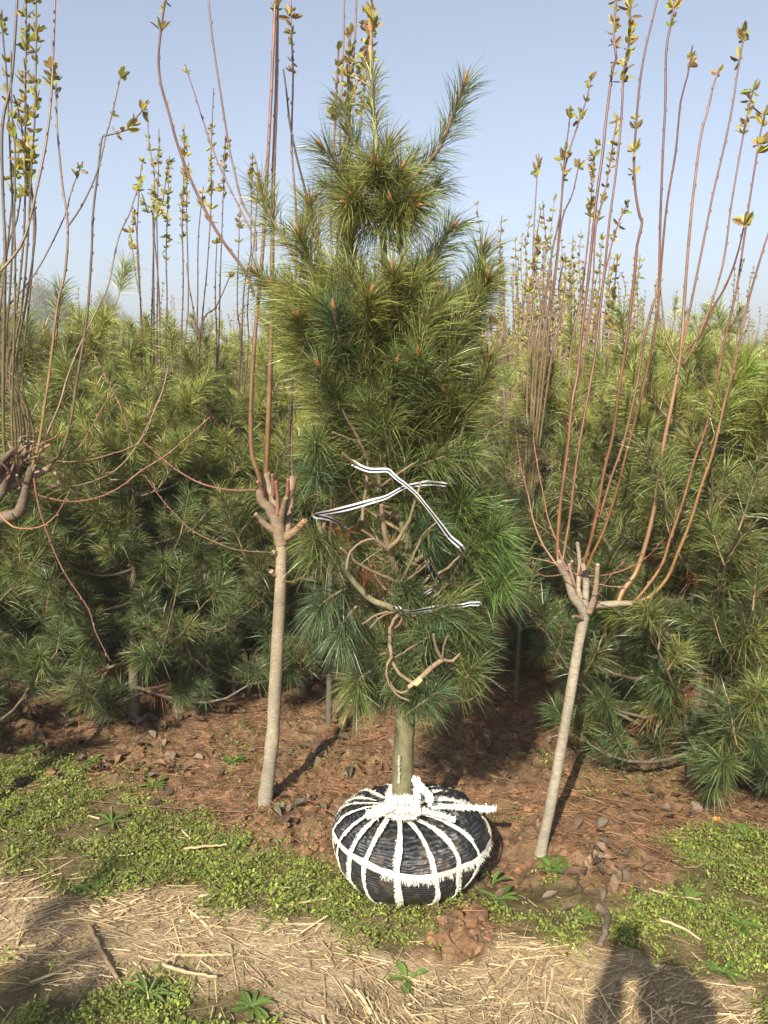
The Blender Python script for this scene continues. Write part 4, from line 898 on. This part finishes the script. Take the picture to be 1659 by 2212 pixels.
for (a_, b_, c_, d_, e_, f_) in ((600, 700, 700, 640, 860, 640), (640, 660, 740, 700, 850, 690), (700, 610, 780, 600, 870, 620)):
    strap(line([W(*z3(a_, b_), YM-.125), W(*z3(c_, d_), YM-.14), W(*z3(e_, f_), YM-.12)], (0, -.6, 1)), .026, 'strap_bundle', fray=.01)
# heap of frayed strap threads in front of the trunk
strap(line([W(*z3(560, 690), YM-.13), W(*z3(680, 655), YM-.13), W(*z3(780, 650), YM-.13), W(*z3(880, 665), YM-.13)], (0, -.6, 1)), .03, 'strap_bundle', fray=.014)

# striped tape
def tape(pts, dys, w, label, roll=0.0):
    n = len(pts); Ys = YM+np.array(dys); P = smoothpath([W(a, b, y) for (a, b), y in zip(pts, Ys)], .012); m_ = len(P)
    tl = norm(np.gradient(P, axis=0)); vw = np.array([0, 1., .1]); ac0 = norm(np.cross(tl, vw)); nb_ = np.cross(ac0, tl)
    t = np.linspace(0, 1, m_); tw_ = (.75*np.sin(t*math.pi*5.2+roll))[:, None]; ac = norm(ac0*np.cos(tw_)+nb_*np.sin(tw_))
    ww = 1.25*w*(.82+.18*np.sin(t*23+roll))[:, None]
    g = Geo(); e = [-.5, -.24, .16, .5]; cols = [(.62, .64, .70), (.012, .014, .028), (.70, .70, .70)]
    P = P+np.stack([0*t, .006*np.sin(t*40), .004*np.sin(t*31+roll)-.006*np.abs(np.sin(t*math.pi*4))], -1)
    for k in range(3):
        V = np.stack([P+ac*ww*e[k], P+ac*ww*e[k+1]], 1).reshape(-1, 3); i = np.arange(m_-1)*2
        g.add(V, quads=np.stack([i, i+1, i+3, i+2], -1), c=cols[k])
    o = g.obj('tie_tape', M_tape); tag(o, label, 'tape')
tape(Z2((700, 900), (640, 900), (575, 882), (510, 858), (456, 833), (530, 812), (600, 795), (680, 778), (740, 765), (820, 750), (880, 722), (920, 700), (965, 680), (1030, 662), (1085, 668), (1130, 680), (1180, 690), (1150, 760), (1050, 860)),
     (.12, .05, -.14, -.2, -.24, -.25, -.26, -.26, -.26, -.25, -.23, -.2, -.17, -.15, -.2, -.22, -.15, .1, .2), .0125, 'striped tape wound across the middle of the wrapped pine from its left limb tip')
tape(Z2((640, 566), (652, 570), (690, 583), (740, 595), (825, 594), (850, 615), (880, 650), (960, 725), (1020, 790), (1075, 850), (1110, 890), (1150, 940), (1215, 1005), (1200, 1080), (1120, 1170), (1050, 1220), (980, 1270), (900, 1310)),
     (-.1, -.2, -.22, -.22, -.22, -.24, -.25, -.26, -.27, -.27, -.27, -.26, -.25, -.05, -.0, -.16, -.12, .05), .0125, 'striped tape slanting down to the right across the bare limbs')
tape(Z2((780, 1250), (830, 1300), (890, 1315), (940, 1325), (1010, 1312), (1090, 1300), (1200, 1306), (1250, 1300), (1300, 1292), (1260, 1260), (1100, 1220)), (.12, .02, -.18, -.2, -.18, -.16, -.22, -.26, -.27, .0, .2), .0125, 'pale striped tape round the lower whorl of the wrapped pine, partly under needles')

# ------------------------------------------------------------ ground litter and weeds
def scatter(n, box=(-1.9, 1.9, 1.5, 4.2)):
    return rng.uniform(box[0], box[1], n), rng.uniform(box[2], box[3], n)
def gz(x, y):
    gi = zones(x, y); so = ~gi[0] & ~gi[1]
    return gh(x, y)+(fbm(x*28, y*28, 4)-.5)*np.where(so, .042, .012)+np.clip(fbm(x*16+3, y*16, 3)-.5, 0, 1)*np.where(so, .08, .008)
def outside_ball(x, y, r=.19): return np.hypot(x-BX, y-YM) > r
# low weeds
x, y = scatter(460000); jx = rng.normal(size=len(x))*.022; gz_, tz_, bz_ = zones(x+jx, y+jx[::-1], .11)
dn = fbm(x*5, y*5, 3); edge = fbm(x*14+9, y*14, 3)
keep_ = gz_ & (dn+.4*edge+.2*rng.random(len(x)) > .715) & outside_ball(x, y, .17)
stray = ~gz_ & ~tz_ & (rng.random(len(x)) < .12) & (fbm(x*5+40, y*5, 3)+.03*rng.normal(size=len(x)) > .58) & (y < 3.4) & outside_ball(x, y, .24)
keep_ |= stray
x, y = x[keep_], y[keep_]; n = len(x); print('weed leaves', n)
hgt = np.clip(fbm(x*12, y*12, 3)-.3, 0, 1)*.085*rng.random(n)+.002
B = np.stack([x, y, gz(x, y)+hgt], -1); a = rng.random(n)*6.28; el = rng.uniform(-.1, .8, n)
D = np.stack([np.cos(a)*np.cos(el), np.sin(a)*np.cos(el), np.sin(el)], -1); Sd = norm(np.stack([-np.sin(a), np.cos(a), rng.normal(size=n)*.35], -1))
L_ = rng.choice([.55, .75, 1.15], n, p=[.5, .35, .15])[:, None]*rng.uniform(.006, .011, n)[:, None]*(1.25-.0); V = np.stack([B, B+D*L_*.55+Sd*L_*.32, B+D*L_, B+D*L_*.55-Sd*L_*.32], 1).reshape(-1, 3)
Cw = np.array([.29, .37, .07])*(.6+.65*fbm(x*7, y*7, 2))[:, None]*(1+.16*rng.normal(size=(n, 1))); dry = rng.random(n) < .10; Cw[dry] = np.array([.28, .22, .09])
g = Geo(); g.add(V, quads=np.arange(n*4).reshape(-1, 4), c=np.repeat(np.clip(Cw, .01, 1), 4, 0)); tag(g.obj('weed_cover', M_leaf), 'low green chickweed carpet along the edge of the track', 'weeds', kind='stuff')
# short grass blades in between
k_ = rng.choice(n, 9000); B = B[k_]; nb_ = len(B); D = norm(np.stack([rng.normal(size=nb_)*.7, rng.normal(size=nb_)*.7, np.full(nb_, .8)], -1))
g = Geo(); needles(g, B, D, rng.uniform(.012, .05, nb_), rng.uniform(.002, .007, nb_), np.full(nb_, .5), np.array([.15, .19, .05])*(.7+.6*rng.random((nb_, 1)))); tag(g.obj('grass', M_leaf), 'short grass blades among the chickweed', 'grass', kind='stuff')

# straw
x, y = scatter(36000, (-1.9, 1.9, 1.4, 3.0)); gz_, tz_, bz_ = zones(x, y, .05); cl = fbm(x*3.2+7, y*6+3, 3)
edge_g = gz_ & (rng.random(len(x)) < .07)
k_ = ((tz_ & (cl+.12*rng.normal(size=len(x)) > .525)) | edge_g) & outside_ball(x, y, .3); x, y = x[k_], y[k_]; n = len(x); print('straw', n)
a = np.where(rng.random(n) < .65, rng.normal(0, .35, n)+(fbm(x*2.3, y*2.3, 2)-.5)*3.5, rng.uniform(-1.6, 1.6, n)); L_ = np.where(rng.random(n) < .2, rng.uniform(.05, .2, n), rng.uniform(.008, .05, n)); w = rng.uniform(.0012, .0034, n)+.004*(rng.random(n) < .06)
D = np.stack([np.cos(a), np.sin(a), rng.normal(size=n)*.05], -1); Sd = norm(np.stack([-np.sin(a), np.cos(a), rng.normal(size=n)*.5], -1)); bend = rng.normal(size=n)*.1
z0 = gz(x, y)+.003+.014*rng.random(n)*np.clip(cl[k_]*2-.7, .1, 1); ce = np.stack([x, y, z0], -1)
pts = [ce+D*L_[:, None]*(q_-.5)+Sd*(bend*L_*(q_-.5)**2)[:, None] for q_ in (0, .33, .66, 1)]
V = np.stack(sum([[p_-Sd*w[:, None]/2, p_+np.array([0, 0, .4])*w[:, None]/2, p_+Sd*w[:, None]/2] for p_ in pts], []), 1).reshape(-1, 3)
i = np.arange(n)[:, None, None]*12; qs = np.array([[0, 1, 4, 3], [1, 2, 5, 4], [3, 4, 7, 6], [4, 5, 8, 7], [6, 7, 10, 9], [7, 8, 11, 10]])[None]
Cs = np.array([.64, .50, .29])*(.28+.85*rng.random((n, 1))**.8)*np.where(rng.random((n, 1)) < .25, np.array([[.8, .72, .66]]), 1)*np.array([1, 1, 1]); g = Geo(); g.add(V, quads=(i+qs).reshape(-1, 4), c=np.repeat(Cs, 12, 0))
tag(g.obj('straw', M_dry), 'pale dry straw strewn over the dusty track', 'straw', kind='stuff')
# fallen needles
x, y = scatter(60000, (-2.2, 2.4, 2.0, 4.6)); gz_, tz_, bz_ = zones(x, y, .05); cl = fbm(x*3+70, y*3+20, 3)
k_ = (~gz_ & ~tz_) & (cl+.1*rng.normal(size=len(x)) > .47) & outside_ball(x, y, .25); x, y = x[k_], y[k_]; n = len(x); print('litter', n)
a = rng.random(n)*6.28; B = np.stack([x, y, gz(x, y)+.004+.012*rng.random(n)], -1); D = norm(np.stack([np.cos(a), np.sin(a), rng.normal(size=n)*.12], -1))
g = Geo(); needles(g, B, D, rng.uniform(.05, .11, n), .0016, np.full(n, .05), np.array([.34, .185, .10])*(.5+.8*rng.random((n, 1)))); tag(g.obj('needle_litter', M_dry), 'rust coloured fallen pine needles on the soil', 'pine needles', kind='stuff')
# dry leaves
def litter_leaf(g, p, a, L, c, up):
    nn = norm(np.array([rng.normal()*.5, rng.normal()*.5-.2, 1.])); d = norm(np.cross(nn, [math.sin(a), math.cos(a), 0])); s = np.cross(nn, d); wd = L*rng.uniform(.5, .75); cu = rng.uniform(-.15, .6)*L
    rows = []
    for t, ww in ((0, .05), (.18, .6), (.45, 1), (.72, .8), (.9, .4), (1, .03)):
        for q_ in (-1, -.5, 0, .5, 1):
            rows.append(p+d*L*(t-.5)+s*wd*.5*ww*q_+nn*(cu*abs(q_)**1.5*ww+.25*L*(t-.5)**2*up)+rng.normal(size=3)*.0012)
    i = np.arange(5)[:, None]*5; j = np.arange(4)[None]; g.add(rows, quads=np.stack([i+j, i+j+1, i+j+6, i+j+5], -1).reshape(-1, 4), c=np.array(c)*rng.uniform(.35, .95))
g = Geo(); spots = []
for (px_, py_, rx, ry, cn) in ((90, 1640, 110, 60, 55), (120, 1560, 130, 30, 30), (330, 1660, 160, 60, 30), (350, 1560, 120, 20, 25), (60, 1720, 60, 40, 8), (1290, 1880, 60, 35, 26), (1340, 1905, 60, 25, 22), (1380, 1760, 130, 60, 30), (620, 1750, 60, 50, 16), (700, 1640, 150, 60, 26), (1080, 1600, 120, 60, 30), (1560, 1760, 100, 30, 14), (1200, 1940, 120, 40, 10), (800, 1640, 300, 80, 10)):
    for _ in range(cn): spots.append((px_+rng.normal()*rx*.6, py_+rng.normal()*ry*.6))
for (px_, py_) in spots:
    x_, y_ = G(px_, max(py_, 1500))
    if math.hypot(x_-BX, y_-YM) < .28: continue
    c = [(.28, .21, .14), (.17, .115, .075), (.27, .155, .085), (.25, .205, .15)][rng.integers(4)]
    litter_leaf(g, np.array([x_, y_, float(gz(np.array(x_), np.array(y_)))+.008+.01*rng.random()]), rng.random()*6.28, rng.uniform(.025, .055), c, rng.uniform(0, 1.5))
tag(g.obj('leaf_litter', M_dry, smooth=True), 'curled grey brown dead leaves strewn over the soil', 'dead leaves', kind='stuff')
# clods
ph = (1+5**.5)/2; ico = norm(np.array([[-1, ph, 0], [1, ph, 0], [-1, -ph, 0], [1, -ph, 0], [0, -1, ph], [0, 1, ph], [0, -1, -ph], [0, 1, -ph], [ph, 0, -1], [ph, 0, 1], [-ph, 0, -1], [-ph, 0, 1]], float))
icf = [[0, 11, 5], [0, 5, 1], [0, 1, 7], [0, 7, 10], [0, 10, 11], [1, 5, 9], [5, 11, 4], [11, 10, 2], [10, 7, 6], [7, 1, 8], [3, 9, 4], [3, 4, 2], [3, 2, 6], [3, 6, 8], [3, 8, 9], [4, 9, 5], [2, 4, 11], [6, 2, 10], [8, 6, 7], [9, 8, 1]]
def subd(v, f):
    v = list(map(tuple, v)); cache = {}; o = []
    def mid(a, b):
        k = (min(a, b), max(a, b))
        if k not in cache: m_ = norm(np.array(v[a])+np.array(v[b])); v.append(tuple(m_)); cache[k] = len(v)-1
        return cache[k]
    for a, b, c in f:
        x, y, z = mid(a, b), mid(b, c), mid(c, a); o += [[a, x, z], [b, y, x], [c, z, y], [x, y, z]]
    return np.array(v), o
ic2, if2 = subd(ico, icf)
g = Geo()
def lump(g, p, r, c):
    g.add(p+ic2*r*(np.array([1, 1, .7])*rng.uniform(.7, 1.2, 3))*(1+.22*rng.normal(size=(len(ic2), 1))), tris=if2, c=np.array(c)*rng.uniform(.75, 1.2))
x, y = scatter(6500, (-1.5, 1.6, 1.9, 3.6)); gz_, tz_, bz_ = zones(x, y)
wgt = np.exp(-((np.hypot(x-BX+.05, y-YM-.25)/.5)**2))+.8*np.exp(-((np.hypot(x-G(640, 1800)[0], y-G(640, 1800)[1])/.28)**2))+bz_*1.5
for x_, y_, w_, gg, tt in zip(x, y, wgt, gz_, tz_):
    if gg or tt or rng.random() > w_+.12 or math.hypot(x_-BX, y_-YM) < .24: continue
    lump(g, np.array([x_, y_, float(gz(np.array(x_), np.array(y_)))+.002]), rng.uniform(.003, .018)*rng.random()**.5+.002, (.22, .125, .07))
for a_, b_ in ((985, 2005), (1020, 2010), (960, 2030), (1005, 1975), (1035, 1990), (975, 2060), (1010, 2050)):
    x_, y_ = G(a_, b_); lump(g, np.array([x_, y_, float(gh(np.array(x_), np.array(y_)))+.005]), rng.uniform(.018, .034), (.22, .13, .07))
tag(g.obj('soil_clods', M_clod), 'crumbly brown soil clods heaped round the wrapped root ball', 'soil', kind='stuff')
# broad leaved weeds
def weed(px_, py_, nl, L, label, wide=.22, up=.5, c=(.14, .22, .05)):
    x_, y_ = G(px_, py_); p = np.array([x_, y_, float(gz(np.array(x_), np.array(y_)))]); r = thing('weed_plant', label, 'weed', p); g = Geo(); a0 = rng.random()*6
    for k in range(nl):
        a = a0+k*2.4+rng.normal()*.3; l = L*rng.uniform(.35, 1.2); u0 = up*rng.uniform(.5, 1.4); t = np.linspace(0, 1, 6); d = np.array([math.cos(a), math.sin(a), 0]); s = np.array([-math.sin(a), math.cos(a), 0]); rows = []
        for tt, ww in zip(t, (.15, .5, .85, 1, .7, .05)):
            ce = p+d*l*tt*math.cos(u0*.6)+np.array([0, 0, 1])*l*(u0*tt-u0*.75*tt*tt)
            for q_ in (-1, 0, 1): rows.append(ce+s*l*wide*.5*ww*q_*(1+.25*math.sin(tt*25+k))+np.array([0, 0, abs(q_)*l*.04]))
        i = np.arange(5)[:, None]*3; j = np.arange(2)[None]; g.add(rows, quads=np.stack([i+j, i+j+1, i+j+4, i+j+3], -1).reshape(-1, 4), c=np.array(c)*rng.uniform(.7, 1.25))
    g.obj('leaves', M_leaf, r, smooth=True)
for a in ((503, 1651, 9, .06, 'small round leaved weed on rusty needles left of the pruned trunk', .5, .6),
          (1190, 1868, 16, .075, 'lush green weed at the foot of the right pruned trunk', .38, .9), (1222, 1890, 10, .07, 'toothed weed right beside the lush one at the right trunk foot', .3, .5),
          (1062, 1900, 6, .085, 'upright strap leaved weed against the right side of the root ball', .2, 1.3), (1078, 1935, 7, .07, 'weed in the chickweed below right of the root ball', .25, .5),
          (320, 2160, 22, .075, 'large strap leaved weed at the bottom left of the track', .14, .9), (545, 2178, 24, .055, 'leafy rosette weed at the bottom edge left of centre', .24, .5),
          (500, 1822, 10, .08, 'pale weed where the chickweed meets dug soil at left', .22, .6), (240, 1775, 9, .07, 'strap leaved weed in the middle of the left chickweed', .2, .6),
          (205, 1930, 9, .08, 'weed at the lower rim of the left chickweed', .25, .4), (75, 1625, 12, .06, 'bright green weed by the leaf litter at the left edge', .4, .7), (200, 1640, 9, .05, 'bright low weed between curled leaves at left', .35, .5),
          (1488, 1955, 14, .06, 'tufted weed in the right chickweed', .22, .8), (1362, 1930, 9, .07, 'toothed weed beside the dead leaf heap', .3, .4), (1497, 1852, 9, .07, 'weed where the right chickweed starts below the low pine', .28, .5),
          (1604, 1805, 12, .06, 'bright weed near the right edge below the pine', .4, .6), (1475, 1755, 6, .035, 'tiny seedling on the bare soil at right', .4, .7), (1560, 2110, 16, .06, 'broad leaved weed at the lower right edge', .24, .6),
          (1600, 2010, 14, .06, 'weed low at the right edge between the chickweed', .22, .7), (330, 1700, 8, .07, 'weed above the left chickweed among dead leaves', .28, .5), (880, 2110, 9, .06, 'low weed in front of the track centre', .28, .4), (1275, 1990, 6, .05, 'small weed beside the short dark stick', .3, .5), (640, 1620, 9, .04, 'little weed patch left of the wrapped trunk', .4, .6)): weed(*a)
# sticks and odd bits
def stick(pts, r0, r1, c, label, name='stick', lift=.008, mt=None):
    P = []
    for a, b_ in pts: x_, y_ = G(a, b_); P.append((x_, y_, float(gz(np.array(x_), np.array(y_)))+lift))
    D = smoothpath(np.column_stack([P, np.linspace(r0, r1, len(P))]), .01); g = Geo(); D[1:-1, :3] += rng.normal(size=(len(D)-2, 3))*.001
    tube(g, D[:, :3], D[:, 3], 7, c=c, knob=.25); tag(g.obj(name, mt or M_bark, smooth=True), label, 'stick')
stick([z7(455, 1420), z7(520, 1550), z7(600, 1705)], .006, .005, (.30, .22, .14), 'brown dry stalk lying across the straw at left', lift=.014)
stick([z7(220, 755), z7(500, 785), z7(900, 820), z7(1250, 880)], .0012, .0026, (.17, .085, .065), 'long thin red twig lying on the soil left of the root ball', lift=.02, mt=M_shoot)
stick([z9(835, 1275), z9(878, 1310), z9(868, 1400), z9(845, 1460)], .013, .008, (.15, .115, .085), 'short thick weathered stick upright in the right chickweed', lift=.018)
stick([z7(950, 1600), z7(1190, 1608)], .004, .003, (.46, .36, .20), 'pale broad straw piece in the bottom centre', lift=.02, mt=M_dry)
stick([z7(820, 1660), z7(950, 1690), z7(1110, 1720)], .005, .003, (.44, .34, .19), 'pale split reed above the bottom weeds', lift=.02, mt=M_dry)
stick([z7(940, 1050), z7(1160, 1040)], .004, .003, (.5, .38, .2), 'dry reed on the chickweed left of the root ball', lift=.03, mt=M_dry)
stick([z9(1070, 1195), z9(1200, 1220), z9(1330, 1250)], .003, .002, (.40, .30, .18), 'pale stalk under the dead leaf heap at right', lift=.02, mt=M_dry)
stick([z9(1130, 1360), z9(1240, 1410), z9(1330, 1460)], .004, .003, (.5, .38, .22), 'dry stalk in the right chickweed above the shadow', lift=.03, mt=M_dry)
x_, y_ = G(*z9(1405, 835)); g = Geo(); lump(g, np.array([x_, y_, .012]), .017, (.62, .28, .08)); tag(g.obj('fallen_fruit', M_bud, smooth=True), 'small orange rotten fruit on the soil below the right pine', 'fruit')
x_, y_ = G(*z7(155, 945)); g = Geo(); lump(g, np.array([x_, y_, .012]), .008, (.8, .8, .78)); tag(g.obj('pebble', M_strap), 'tiny white pebble at the left edge of the chickweed', 'pebble')

# ------------------------------------------------------------ the photographer, standing behind the camera; only the shadow is in the picture
def person():
    me = bpy.data.meshes.new('person'); J = {}; V = []; E = []; Rd = []
    def j(n, p, r, par=None):
        J[n] = len(V); V.append(p); Rd.append(r)
        if par: E.append((J[par], J[n]))
    hx, hy = .02, -.34
    j('pelvis', (hx, hy-.06, .93), .15); j('belly', (hx, hy-.06, 1.08), .13, 'pelvis'); j('chest', (hx, hy-.06, 1.30), .13, 'belly'); j('neck', (hx, hy-.04, 1.46), .06, 'chest'); j('chin', (hx, hy, 1.54), .07, 'neck'); j('head', (hx, hy, 1.62), .088, 'chin'); j('crown', (hx, hy-.01, 1.69), .07, 'head')
    for s, n in ((-1, 'l'), (1, 'r')):
        j('sh'+n, (hx+s*.14, hy-.06, 1.38), .06, 'chest'); j('el'+n, (hx+s*.19, hy+.06, 1.16), .065, 'sh'+n); j('wr'+n, (.0+s*.055-.01, -.10, 1.46), .04, 'el'+n); j('palm'+n, (s*.045, -.06, 1.50), .03, 'wr'+n)
        for f in range(4):
            j('f%d%s' % (f, n), (s*.043, -.045, 1.495+.018*f), .009, 'palm'+n); j('g%d%s' % (f, n), (s*.036, -.018+.0*f, 1.50+.019*f), .008, 'f%d%s' % (f, n))
        j('th'+n, (s*.03, -.075, 1.52), .011, 'palm'+n)
        j('hip'+n, (hx+s*.1, hy-.06, .86), .10, 'pelvis'); j('kn'+n, (hx+s*.12, hy-.04, .48), .062, 'hip'+n); j('an'+n, (hx+s*.13, hy-.08, .09), .042, 'kn'+n); j('ft'+n, (hx+s*.14, hy+.08, .035), .035, 'an'+n)
    me.from_pydata(V, E, []); me.update(); r = thing('person', 'person in dark clothes holding a phone up in front of the face', 'person', (0, 0, 0))
    o = bpy.data.objects.new('body', me); col.objects.link(o); o.parent = r; me.materials.append(M_cloth)
    sk = o.modifiers.new('skin', 'SKIN'); sv = me.skin_vertices[0].data
    for i, q_ in enumerate(Rd): sv[i].radius = (q_, q_*(.72 if i in (0, 1, 2) else 1)); sv[i].use_root = (i == 0)
    su = o.modifiers.new('sub', 'SUBSURF'); su.levels = 2; su.render_levels = 2
    ca = me.color_attributes.new('Col', 'FLOAT_COLOR', 'POINT')
    ca.data.foreach_set('color', [.12, .12, .14, 1]*len(V))
    g = Geo(); tube(g, smoothpath([(hx, hy-.01, 1.62), (hx, hy-.012, 1.68), (hx, hy-.012, 1.72)], .01), np.interp(np.linspace(0, 1, len(smoothpath([(hx, hy-.01, 1.62), (hx, hy-.012, 1.68), (hx, hy-.012, 1.72)], .01))), [0, .5, 1], [.096, .092, .05]), 14, c=(.02, .018, .015)); g.obj('hair', M_cloth, r, smooth=True)
    ph = thing('phone', 'black phone held upright by the photographer', 'phone', (0, -.022, CAMH)); g = Geo()
    x0, x1, y0, y1, q0, q1 = -.037, .037, -.026, -.018, CAMH-.095, CAMH+.06
    g.add([(a, b_, c_) for a in (x0, x1) for b_ in (y0, y1) for c_ in (q0, q1)], quads=[[0, 1, 3, 2], [4, 6, 7, 5], [0, 4, 5, 1], [2, 3, 7, 6], [0, 2, 6, 4], [1, 5, 7, 3]], c=(.02, .02, .02)); g.obj('case', M_tape, ph)
person()

# ------------------------------------------------------------ haze over the nursery
hz = bpy.data.materials.new('haze'); hz.use_nodes = True; N = hz.node_tree.nodes; N.remove(N['Principled BSDF'])
pv = N.new('ShaderNodeVolumePrincipled'); pv.inputs['Color'].default_value = (.86, .90, .95, 1); pv.inputs['Density'].default_value = .0035; pv.inputs['Anisotropy'].default_value = .1
hz.node_tree.links.new(pv.outputs[0], N['Material Output'].inputs['Volume'])
g = Geo(); g.add([(a, b, c) for a in (-425, 425) for b in (-425, 425) for c in (-1.5, 20)], quads=[[0, 1, 3, 2], [4, 6, 7, 5], [0, 4, 5, 1], [2, 3, 7, 6], [0, 2, 6, 4], [1, 5, 7, 3]])
tag(g.obj('haze', hz), 'pale spring haze lying over the far rows', 'haze', kind='stuff')
